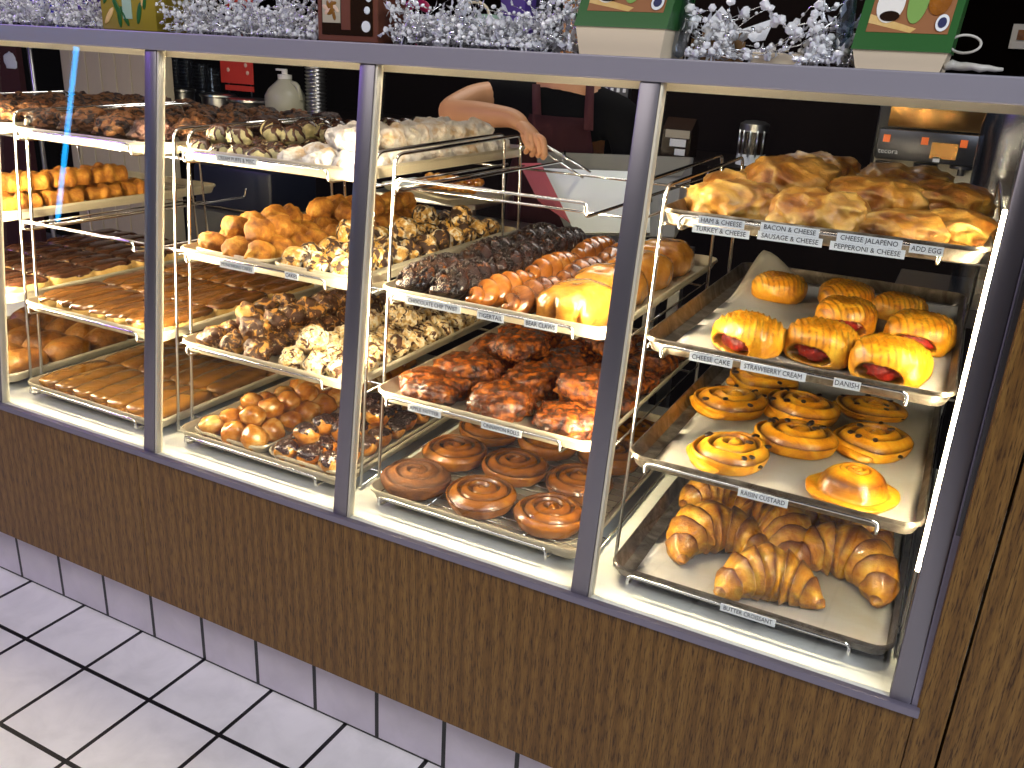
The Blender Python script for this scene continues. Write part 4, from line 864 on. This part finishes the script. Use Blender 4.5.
skin_mesh('body', body, be, 'skin', pe)
# head
b = BM()
def hf(u, v):
    th = 2*PI*u; ph = PI*v; d = Vector((math.sin(ph)*math.cos(th), math.sin(ph)*math.sin(th), -math.cos(ph))); p = Vector((d.x*.072, d.y*.092, d.z*.112))
    if d.z < -.1: p.x *= 1-.30*(-d.z-.1); p.y *= 1-.18*(-d.z-.1)
    fr = max(0, -d.y)
    p.y -= .018*math.exp(-((p.x/.012)**2+((p.z+.012)/.02)**2))*fr; p.y += .010*(math.exp(-(((p.x-.030)/.014)**2+((p.z-.012)/.010)**2))+math.exp(-(((p.x+.030)/.014)**2+((p.z-.012)/.010)**2)))*fr
    p.y -= .004*math.exp(-((p.x/.022)**2+((p.z+.048)/.006)**2))*fr
    return p+head
surf(b, hf, 48, 40); finish('head', b, 'skin', pe)
for s in (-1, 1):
    b = BM(); bmesh.ops.create_uvsphere(b, u_segments=14, v_segments=10, radius=.010, matrix=Matrix.Translation(head+Vector((s*.030, -.078, .012)))); finish('eye', b, 'card', pe)
    b = BM(); bmesh.ops.create_uvsphere(b, u_segments=12, v_segments=8, radius=.0052, matrix=Matrix.Translation(head+Vector((s*.030, -.0845, .010)))); finish('iris', b, 'hair', pe)
    b = BM(); blob(b, .008, .014, .026, .1, 60, s+3, 3); bmesh.ops.translate(b, verts=b.verts, vec=head+Vector((s*.073, .005, -.028))); finish('ear', b, 'skin', pe)
b = BM(); bmesh.ops.create_uvsphere(b, u_segments=12, v_segments=8, radius=1, matrix=Matrix.Translation(head+Vector((0, -.086, -.050))) @ Matrix.Diagonal((.022, .006, .006, 1))); finish('mouth', b, 'red', pe)
b = BM()
def hr(u, v):
    th = 2*PI*u; ph = PI*v; d = Vector((math.sin(ph)*math.cos(th), math.sin(ph)*math.sin(th), -math.cos(ph))); p = Vector((d.x*.082, d.y*.100+.012, d.z*.118+.010))
    if d.y < -.25 and d.z < .45: p.y = max(p.y, -.03)
    return p*(1+.02*noise.noise(d*9))+head
surf(b, hr, 40, 32); finish('hair', b, 'hair', pe)
# fingers curled round the tongs
tongA = at(541, 147, y=.985); tongB = at(586, 176, y=.97)
palm = kn*.55+wr*.45
fdir = (kn-wr).normalized()
for q, (px, py, px2, py2, dy) in enumerate(((543, 143, 545, 158, 0), (538, 146, 540, 156, -.012), (532, 147, 534, 155, -.022), (527, 145, 528, 152, -.03))):
    k0 = at(530+2.5*(3-q)-3, 134+1.5*(3-q)-3, y=.99+dy*.6); k1 = at(px, py-4, y=.975+dy*.3); k2 = at(px2, py2-3, y=.968+dy*.2); k3 = at(px2-3, py2+1, y=.975)
    skin_mesh('finger', [(k0, .0105), (k1, .0095), (k2, .0085), (k3, .007)], [(0, 1), (1, 2), (2, 3)], 'skin', pe, 2)
skin_mesh('thumb', [(at(523, 132, y=.985), .012), (at(527, 143, y=.965), .0105), (at(534, 150, y=.958), .009)], [(0, 1), (1, 2)], 'skin', pe, 2)
skin_mesh('hand_palm', [(wr*.8+kn*.2, (.025, .016)), (at(530, 133, y=.99), (.030, .017)), (at(538, 142, y=.985), (.024, .014))], [(0, 1), (1, 2)], 'skin', pe, 2)
# clothes: shirt as a slightly larger body, apron in front
sh = [(pel, .14), (Vector((nk.x-.015, 1.38, 1.0)), .135), (chest, .135), (Vector((nk.x, 1.325, 1.205)), .098),
      (sR+Vector((.03, .02, -.050)), .066), (sR*.55+el*.45+Vector((.0, .045, .0)), .058), (sL+Vector((-.02, .01, -.045)), .068), (sL+Vector((.028, .025, -.20)), .060)]
skin_mesh('t_shirt', sh, [(0, 1), (1, 2), (2, 3), (3, 4), (4, 5), (3, 6), (6, 7)], 'shirt', pe)
tr = [(pel+Vector((0, 0, -.02)), (.15, .115)), (pel+Vector((-.09, .02, -.10)), .098), (Vector((nk.x-.11, 1.42, .47)), .072), (Vector((nk.x-.11, 1.44, .10)), .055), (pel+Vector((.09, .02, -.10)), .098), (Vector((nk.x+.09, 1.42, .47)), .072), (Vector((nk.x+.09, 1.44, .10)), .055)]
skin_mesh('trousers', tr, [(0, 1), (1, 2), (2, 3), (0, 4), (4, 5), (5, 6)], 'shirt', pe)
b = BM(); n = 16; V = []
for j in range(n+1):
    z = .62+(1.195-.62)*j/n; w = .15 if z < 1.0 else .15-.05*(z-1.0)/.195
    for i in range(n+1):
        u = (i/n-.5)*2; V.append(b.verts.new((nk.x-.01+u*w, 1.285-.075*math.sqrt(max(0, 1-(u*.9)**2))-.02*max(0, (z-.95))+.004*math.sin(u*9+z*7), z)))
for j in range(n):
    for i in range(n): a = j*(n+1)+i; b.faces.new((V[a], V[a+1], V[a+n+2], V[a+n+1]))
bmesh.ops.solidify(b, geom=b.faces[:], thickness=.003); finish('apron', b, 'apron', pe)
for px, px2 in ((537, 536), (588, 590)):
    p0 = at(px, 130, y=1.205); p1 = at(px2, 84, y=1.225); b = BM(); slab(b, [p0+Vector((-.014, 0, 0)), p0+Vector((.014, 0, 0)), p1+Vector((.012, .0, 0)), p1+Vector((-.012, 0, 0))], .003); finish('apron_strap', b, 'apron', pe)
# tongs
t = thing('serving_tongs', tongA, 'silver serving tongs held over the white paper', 'tongs')
for dx in (-.006, .010):
    b = BM(); d = (tongB-tongA); tube(b, [tongA-d*.25+Vector((dx*.3, 0, 0)), tongA+Vector((dx, 0, dx*.5)), tongB+Vector((dx*1.2, 0, dx))], .0035, 8, rs=[.004, .0045, .003]); finish('tong_arm', b, 'chrome', t)
b = BM(); bmesh.ops.create_icosphere(b, subdivisions=2, radius=.008, matrix=Matrix.Translation(tongA-(tongB-tongA)*.25)); finish('hinge', b, 'chrome', t)

# ------------------------------------------------------------------ things on top of the case
ZT = 1.3526
def garland(x0, x1, seed, label, n=420, hmax=.05, y0=.115, y1=.26, peak=None):
    rr = random.Random(seed); t = thing('bead_garland', ((x0+x1)/2, (y0+y1)/2, ZT), label, 'garland', 'crystal bead garland along the ledge')
    w = BM(); bd = BM(); lf = BM(); sb = BM()
    for s in range(int(n/6)):
        x = rr.uniform(x0, x1); y = rr.uniform(y0, y1); hh = hmax
        if peak: hh = hmax+peak[1]*math.exp(-((x-peak[0])/peak[2])**2)
        z = ZT+.004+abs(rr.gauss(0, .45))*hh; z = min(z, ZT+hh*1.2); pts = [Vector((x, y, max(ZT+.003, z)))]
        dv = Vector((rr.uniform(-1, 1), rr.uniform(-.4, .4), rr.uniform(-.4, .5))).normalized()*.012
        for q in range(5):
            dv += Vector((rr.uniform(-.4, .4), rr.uniform(-.3, .3), rr.uniform(-.4, .35)))*.008; nx_ = pts[-1]+dv; nx_.z = min(max(ZT+.005, nx_.z), ZT+hh*1.4); nx_.y = min(max(nx_.y, y0), y1); nx_.x = min(max(nx_.x, x0), x1); pts.append(nx_)
        tube(w, pts, .0006, 4)
        for p in pts:
            if rr.random() < .85:
                r = rr.choice([.0014, .0020, .0026, .0034, .0046])*(1.25 if n < 500 else 1); tgt = sb if rr.random() < .13 else bd
                bmesh.ops.create_icosphere(tgt, subdivisions=1, radius=r, matrix=Matrix.Translation(p+Vector((0, 0, r*.5))) @ Euler((rr.random()*3, rr.random()*3, 0)).to_matrix().to_4x4() @ Matrix.Diagonal((1, 1, rr.uniform(.8, 1.6), 1)))
            if rr.random() < .5:
                a = Euler((rr.random()*6, rr.random()*6, rr.random()*6)).to_matrix(); L = rr.uniform(.007, .020); q_ = [p+a @ Vector(c)*L for c in ((0, 0, 0), (.5, .22, .08), (1, 0, 0), (.5, -.22, .08))]
                lf.faces.new([lf.verts.new(c) for c in q_])
    bmesh.ops.solidify(lf, geom=lf.faces[:], thickness=.0004)
    finish('wire', w, 'chrome', t); o = finish('clear_beads', bd, 'bead', t, False); o['kind'] = 'stuff'; o = finish('silver_beads', sb, 'silverbead', t, True); o['kind'] = 'stuff'; o = finish('film_leaves', lf, 'leaf', t, False); o['kind'] = 'stuff'
garland(-.05, .405, 1, 'clear bead garland left of the mustard bag', 1900, .042, .11, .22)
garland(.59, .935, 2, 'clear bead garland between the mustard bag and brown box', 1600, .050, .11, .22)
garland(1.085, 1.225, 3, 'clear bead garland right of the brown box', 950, .050, .11, .22)
garland(1.225, 1.402, 4, 'clear bead garland peaking beside the green and white box', 1100, .028, .11, .20, (1.36, .05, .035))
garland(1.565, 1.775, 5, 'open tangle of clear beads between the two green boxes', 300, .052, .115, .20)
garland(1.735, 1.785, 6, 'clump of silver beads against the right green box', 200, .06, .13, .19)
# bigger crystal leaves in the open tangle
t = thing('crystal_twig', (1.68, .14, ZT), 'looping wire twig with large clear crystals between the green boxes', 'ornament'); b = BM(); g = BM(); rr = random.Random(2)
pp = [at(*p, y=.15) for p in ((690, 8), (715, 25), (745, 12), (765, 5), (775, 22), (792, 27), (812, 22), (820, 5))]
tube(b, pp, .0008, 5); tube(b, [at(*p, y=.14) for p in ((688, 60), (700, 40), (720, 50), (760, 55), (800, 45), (835, 20))], .0008, 5); finish('wire', b, 'chrome', t)
for p in pp+[at(745, 12, y=.15), at(790, 30, y=.15), at(778, 20, y=.14)]:
    b = BM(); bmesh.ops.create_icosphere(b, subdivisions=1, radius=1, matrix=Matrix.Translation(p) @ Euler((rr.random()*3, rr.random()*3, 0)).to_matrix().to_4x4() @ Matrix.Diagonal((.0085, .007, .0065, 1))); finish('crystal', b, 'bead', t, False)
for (a_, b_, c_) in (((700, 30), (722, 6), (742, 32)), ((740, 30), (775, 18), (765, 40))):
    b = BM(); slab(b, [at(*a_, y=.20), at(*b_, y=.205), at(*c_, y=.20), at((a_[0]+c_[0])/2, 42, y=.195)], .001); finish('film_leaf', b, 'leaf', t, False)
# mustard picture bag
def at3(px, py, y): return at(px, py, y=y)
t = thing('mustard_gift_bag', (.50, .17, ZT), 'mustard-yellow bag with a green leafy picture on the ledge at left', 'bag')
x0, x1 = at(102, 25, y=.12).x, at(157, 30, y=.12).x; b = BM(); vs = box(b, x0, x1, .12, .21, ZT, ZT+.14, .004); xform(b, b.verts, Matrix.Translation((x0, .12, ZT)) @ Matrix.Shear('XZ', 4, (0, 0)) @ Matrix.Translation((-x0, -.12, -ZT)))
finish('bag_body', b, 'mustard', t, 'auto')
rr = random.Random(1)
for q in range(16):
    b = BM(); a = rr.uniform(-.9, .9); x = x0+.02+(x1-x0-.04)*rr.random(); z = ZT+.022+.09*rr.random(); vs = bmesh.ops.create_icosphere(b, subdivisions=2, radius=1, matrix=Matrix.Translation((x, .1195, z)) @ Matrix.Rotation(a, 4, 'Y') @ Matrix.Diagonal((.006, .0008, .020, 1))); finish('printed_leaf', b, 'green' if q % 3 else 'pale', t)
b = BM(); box(b, (x0+x1)/2-.012, (x0+x1)/2+.012, .1188, .1205, ZT+.02, ZT+.11, .0005); finish('printed_glass', b, 'ceramic', t, False)
# brown box with flowers
x0, x1 = at(318, 38, y=.12).x, at(378, 40, y=.12).x; t = thing('brown_coffee_box', ((x0+x1)/2, .16, ZT), 'dark brown box with yellow flowers and a round seal on the ledge', 'box')
b = BM(); box(b, x0, x1, .12, .20, ZT, ZT+.15, .002); finish('box_body', b, 'brownbox', t, False)
b = BM(); box(b, x0+.010, x1-.010, .1188, .12, ZT+.010, ZT+.14); finish('printed_panel', b, 'coffee', t, False)
b = BM(); box(b, x0+.012, x0+.048, .1180, .1188, ZT+.028, ZT+.14); finish('cream_print', b, 'beige', t, False)
b = BM(); box(b, x0+.050, x0+.068, .1180, .1188, ZT+.018, ZT+.14); finish('brown_print', b, 'brownbox', t, False)
for q in range(9):
    b = BM(); bmesh.ops.create_icosphere(b, subdivisions=2, radius=1, matrix=Matrix.Translation((x0+.018+.026*rr.random(), .1178, ZT+.026+.035*rr.random())) @ Matrix.Rotation(rr.uniform(-2, 2), 4, 'Y') @ Matrix.Diagonal((.0035, .0006, .008, 1))); finish('printed_petal', b, 'maple' if q % 4 else 'creamfill', t)
b = BM(); lathe(b, [(.0085, 0), (.0085, .001)], 24); xform(b, b.verts, Matrix.Translation((x1-.022, .1185, ZT+.024)) @ Matrix.Rotation(PI/2, 4, 'X')); finish('round_seal', b, 'card', t, False)
for q in range(3):
    b = BM(); bmesh.ops.create_icosphere(b, subdivisions=2, radius=1, matrix=Matrix.Translation((x1-.020+.003*q, .1182, ZT+.048+.018*q)) @ Matrix.Diagonal((.006, .0008, .006, 1))); finish('printed_blossom', b, 'paper', t)
# green boxes with slanted printed lids and white base
def greenbox(pa, pb, ptop, label, y=.12, tilt=0):
    x0, x1 = at(pa[0], pa[1], y=y).x, at(pb[0], pb[1], y=y).x; zb = at((pa[0]+pb[0])/2, ptop, y=y).z; t = thing('tea_box', ((x0+x1)/2, y+.05, ZT), label, 'box', 'green tea boxes')
    b = BM(); vs = [b.verts.new(p) for p in ((x0+.004, y, ZT), (x1-.006, y, ZT), (x1-.004, y+.10, ZT), (x0+.004, y+.10, ZT), (x0-.002, y-.006, zb), (x1, y-.006, zb), (x1, y+.10, zb+.0), (x0-.002, y+.10, zb))]
    for f in ((0, 3, 2, 1), (4, 5, 6, 7), (0, 1, 5, 4), (1, 2, 6, 5), (2, 3, 7, 6), (3, 0, 4, 7)): b.faces.new([vs[q] for q in f])
    finish('box_base', b, 'creamw', t, False)
    H = .085; lean = .035; A_ = Vector((x0-.004, y-.008, zb)); B_ = Vector((x1+.002, y-.008, zb)); U = Vector((.006, lean, H))
    b = BM(); slab(b, [A_, B_, B_+U+Vector((.004, 0, 0)), A_+U+Vector((.010, 0, 0))], -.0); 
    b.free(); b = BM(); f_ = [A_, B_, B_+U, A_+U]; T_ = [b.verts.new(p) for p in f_]; K_ = [b.verts.new(Vector((p.x, y+.10, p.z))) for p in f_]
    b.faces.new(T_); b.faces.new(K_[::-1])
    for q in range(4): b.faces.new((T_[q], K_[q], K_[(q+1) % 4], T_[(q+1) % 4]))
    finish('box_lid', b, 'green', t, False)
    nrm = (B_-A_).cross(U).normalized(); nrm = nrm if nrm.y < 0 else -nrm
    def F(u, v, o=.0008): return A_+(B_-A_)*u+U*v+nrm*o
    b = BM(); slab(b, [F(.10, .24), F(.92, .24), F(.92, .97), F(.10, .97)], .0006); finish('picture_panel', b, 'brownpic', t, False)
    b = BM(); slab(b, [F(.10, .36, .0012), F(.55, .24, .0012), F(.60, .30, .0012), F(.10, .48, .0012)], .0004); finish('printed_board', b, 'pale', t, False)
    def disc(u, v, ru, rv, m_, nm, o=.0016):
        b = BM(); c_ = F(u, v, o); ring = [b.verts.new(c_+(B_-A_)*(ru*math.cos(a))+U*(rv*math.sin(a))) for a in [2*PI*k/24 for k in range(24)]]; r2 = [b.verts.new(v_.co+nrm*.0006) for v_ in ring]; b.faces.new(r2); b.faces.new(ring[::-1])
        for k in range(24): b.faces.new((ring[k], ring[(k+1) % 24], r2[(k+1) % 24], r2[k]))
        finish(nm, b, m_, t, False)
    disc(.28, .62, .14, .26, 'parch', 'printed_cup'); disc(.30, .45, .10, .07, 'coffee', 'printed_saucer', .0024); disc(.55, .66, .10, .30, 'greenlite', 'printed_drink'); disc(.76, .68, .11, .20, 'cinn', 'printed_bread')
    disc(.84, .38, .065, .115, 'card', 'round_seal', .0024); disc(.84, .38, .042, .07, 'blue', 'seal_centre', .0032)
    return t
M['creamw'] = mat('cream_card', (.92, .76, .54), .6); M['brownpic'] = mat('wood_print', (.34, .13, .04), .5); M['greenlite'] = mat('green_drink_print', (.22, .40, .08), .5)
greenbox((577, 50), (664, 56), 27.5, 'green picture box with white base left of centre on the ledge')
greenbox((852, 66), (945, 70), 51, 'green picture box with white base and glare at the right end of the ledge')
# clear plastic wrap beside the green boxes
for n_, (px0, px1) in enumerate(((668, 688), (833, 850))):
    x0, x1 = at(px0, 40, y=.16).x, at(px1, 40, y=.16).x; b = BM()
    def wf(u, v, x0=x0, x1=x1): th = 2*PI*u; cx_ = (x0+x1)/2; r = (x1-x0)/2*(math.sin(PI*v)**.3 if 0 < v < 1 else 0)*(1+.15*noise.noise(Vector((math.cos(th)*2, math.sin(th)*2, v*6)))); return Vector((cx_+r*math.cos(th), .17+r*.8*math.sin(th), ZT+.001+.11*v))
    surf(b, wf, 24, 24); tag(finish('plastic_wrapper', b, 'clearplastic'), ('crinkled clear wrapper right of the middle green box', 'crinkled clear wrapper left of the end green box')[n_], 'wrapper', 'clear wrappers')
# pale green mug with handle, purple bag, tin, dark peg, bow, foil, cartons
x0, x1 = at(470, 40, y=.20).x, at(497, 42, y=.20).x; cx = (x0+x1)/2; w = (x1-x0)/2; t = thing('pale_green_mug', (cx, .22, ZT), 'pale green mug with a cream handle among the beads', 'mug')
b = BM(); lathe(b, [(w*.8, 0), (w*.95, .01), (w, .052), (w*.93, .052), (w*.86, .01)], 28, (cx, .22, ZT)); finish('mug_body', b, 'ceramic', t, 'auto')
b = BM(); tube(b, [(cx-w*.2+.026*math.cos(a)-.015, .205, ZT+.050+.020*math.sin(a)) for a in [PI*k/10 for k in range(11)]], .0025, 8); finish('handle', b, 'creamw', t)
x0, x1 = at(499, 30, y=.26).x, at(524, 30, y=.26).x; b = BM(); box(b, x0, x1, .26, .32, ZT, ZT+.12, .003); tag(finish('purple_bag', b, 'purple', None, 'auto'), 'purple gift bag standing behind the beads beside the mug', 'bag')
x0, x1 = at(526, 30, y=.30).x, at(548, 30, y=.30).x; b = BM(); box(b, x0, x1, .30, .36, ZT, ZT+.12, .003); t = finish('dark_tin', b, 'darksteel', None, 'auto'); tag(t, 'dark grey square tin to the right of the purple bag', 'tin')
x0, x1 = at(402, 44, y=.115).x, at(408.5, 44, y=.115).x; b = BM(); lathe(b, [(.0062, 0), (.0050, .004), (.0050, .014), (.0025, .015), (.0025, .022)], 16, ((x0+x1)/2, .115, ZT)); tag(finish('black_cap', b, 'black', None, 'auto'), 'tiny black cap on the ledge right of the brown box', 'cap')
p = at(417, 5, y=.28); b = BM()
for s in (-1, 1): blob_ = bmesh.ops.create_icosphere(b, subdivisions=3, radius=1, matrix=Matrix.Translation((p.x+s*.014, .28, ZT+.066)) @ Matrix.Rotation(s*.5, 4, 'Y') @ Matrix.Diagonal((.015, .006, .009, 1)))
bmesh.ops.create_icosphere(b, subdivisions=2, radius=.006, matrix=Matrix.Translation((p.x, .278, ZT+.066))); tube(b, [(p.x, .28, ZT), (p.x, .28, ZT+.066)], .002, 6); tag(finish('pink_bow', b, 'pink'), 'bright pink bow above the beads right of the brown box', 'bow')
p = at(240, 5, y=.24); b = BM()
for s in (-1, 1): bmesh.ops.create_icosphere(b, subdivisions=3, radius=1, matrix=Matrix.Translation((p.x+s*.018, .24, ZT+.062)) @ Matrix.Rotation(s*.6, 4, 'Y') @ Matrix.Diagonal((.018, .007, .011, 1)))
bmesh.ops.create_icosphere(b, subdivisions=2, radius=.007, matrix=Matrix.Translation((p.x, .238, ZT+.062))); tube(b, [(p.x, .24, ZT), (p.x, .24, ZT+.062)], .002, 6); tag(finish('red_bow', b, 'redsign'), 'red bow above the beads behind the left part of the ledge', 'bow')
for n_, (px0, px1, m_, lab) in enumerate(((20, 62, 'bluefoil', 'blue foil box behind the beads at the far left of the ledge'), (66, 98, 'purple', 'violet box behind the beads left of the mustard bag'))):
    x0, x1 = at(px0, 8, y=.30).x, at(px1, 8, y=.30).x; b = BM(); box(b, x0, x1, .30, .37, ZT, ZT+.12, .003); tag(finish('foil_box', b, m_, None, 'auto'), lab, 'box', 'foil boxes')
for n_, (pa, pb, h, yy, m_, lab) in enumerate(((690, 733, .030, .22, 'cardboard', 'small brown cardboard box under the open bead tangle'), (700, 728, .052, .30, 'cardboard', 'second brown cardboard box standing behind the first'), (752, 800, .014, .15, 'creamw', 'flat cream card box lying at the right of the brown boxes'))):
    x0, x1 = at(pa, 50, y=yy).x, at(pb, 50, y=yy).x; b = BM(); box(b, x0, x1, yy, yy+.07, ZT, ZT+h, .001); tag(finish('card_box', b, m_, None, False), lab, 'box', 'small card boxes')
# ribbon and ring at right
b = BM(); c_ = at(965, 45, y=.13); tube(b, [c_+Vector((.017*math.cos(a), .004*math.sin(a*2), .010*math.sin(a)+.001)) for a in [2*PI*k/28 for k in range(28)]], .0016, 6, True)
r0 = at(945, 62, y=.13); pts = [Vector((r0.x+.008*k, .13+.006*math.sin(k), ZT+.0065+.004*abs(math.sin(k*1.3))*max(.2, 1-k*.11))) for k in range(9)]
tube(b, pts, .004, 8, rs=[.004, .006, .005, .005, .004, .0045, .0035, .003, .002]); tag(finish('ribbon_curl', b, 'ribbon'), 'curled pale ribbon with a loop beside the right green box', 'ribbon')
# small framed print far right
p0, p1 = at(1015, 24, y=2.5), at(1040, 46, y=2.5); t = thing('menu_sign', ((p0.x+p1.x)/2, 2.5, p1.z), 'small menu picture glimpsed at the top right picture edge', 'sign'); b = BM(); box(b, p0.x, p1.x+.1, 2.86, 2.9, p1.z, p0.z+.02); finish('sign_board', b, 'parch', t, False)
b = BM(); box(b, p0.x+.02, p1.x+.08, 2.855, 2.86, p1.z+.03, p0.z); finish('printed_food', b, 'cinn', t, False)

# ------------------------------------------------------------------ neon tubes on the shop side (they reflect in the glass)
t = thing('neon_tube', (-1.77, -1.5, 0), 'vertical blue neon tube on a pole on the shop side', 'neon light')
b = BM(); tube(b, [(-1.790, -1.5, .88), (-1.757, -1.5, 1.80)], .010, 10); finish('blue_tube', b, 'neon', t)
b = BM(); tube(b, [(-1.81, -1.51, 0), (-1.81, -1.51, 1.9)], .012, 8); finish('pole', b, 'darksteel', t)
t = thing('neon_sign', (-2.4, -2.2, 0), 'violet neon sign frame on the shop side', 'neon light')
b = BM(); tube(b, rrect(-.5, .5, -.35, .35, .1, 0), .014, 8, True); xform(b, b.verts, Matrix.Translation((-2.4, -2.2, 3.0)) @ Matrix.Rotation(.9, 4, 'Z') @ Matrix.Rotation(PI/2, 4, 'X')); finish('violet_tube', b, 'neon2', t)
b = BM(); tube(b, [(-2.4, -2.2, 0), (-2.4, -2.2, 2.65)], .015, 8); finish('pole', b, 'darksteel', t)

# ------------------------------------------------------------------ lights
def area(name, loc, rot, sx, sy, e, col):
    l = bpy.data.lights.new(name, 'AREA'); l.shape = 'RECTANGLE'; l.size = sx; l.size_y = sy; l.energy = e; l.color = col; o = bpy.data.objects.new(name, l); C.objects.link(o); o.location = loc; o.rotation_euler = rot; return o
area('shop_fill_light', (.2, -2.0, 2.7), (0, 0, 0), 2.2, 1.2, 45, (1, .95, .90))  # added fill to brighten the floor; stands for no known fixture
area('shop_fill_light', (3.2, -1.3, 2.5), (0, .25, 0), 1.2, 1.2, 52, (.86, .92, 1.0))  # added cool fill for the right end of the rail, no known fixture
area('violet_neon_wash', (-1.7, -.9, 2.5), (math.radians(48), 0, math.radians(-62)), .7, .4, 15, (.42, .22, 1.0))
area('kitchen_fill_light', (.6, 1.75, 2.6), (0, 0, 0), 1.6, .4, 19, (1, .94, .86))  # unseen fill added to brighten the paper-lined tray and the person
W = bpy.data.worlds.new('world'); S.world = W; W.use_nodes = True; W.node_tree.nodes['Background'].inputs[0].default_value = (.75, .72, .85, 1); W.node_tree.nodes['Background'].inputs[1].default_value = .045
S.view_settings.view_transform = 'Standard'; S.view_settings.look = 'None'; S.view_settings.exposure = 0; S.view_settings.gamma = 1; S.view_settings.use_curve_mapping = False
S.cycles.max_bounces = 7; S.cycles.transparent_max_bounces = 12; S.cycles.caustics_reflective = False; S.cycles.caustics_refractive = False; S.cycles.sample_clamp_indirect = 4
# prototypes are not part of the scene
for o in list(reversed(PROTO)): bpy.data.objects.remove(o)
for o in bpy.data.objects:
    if '_o' in o: del o['_o']
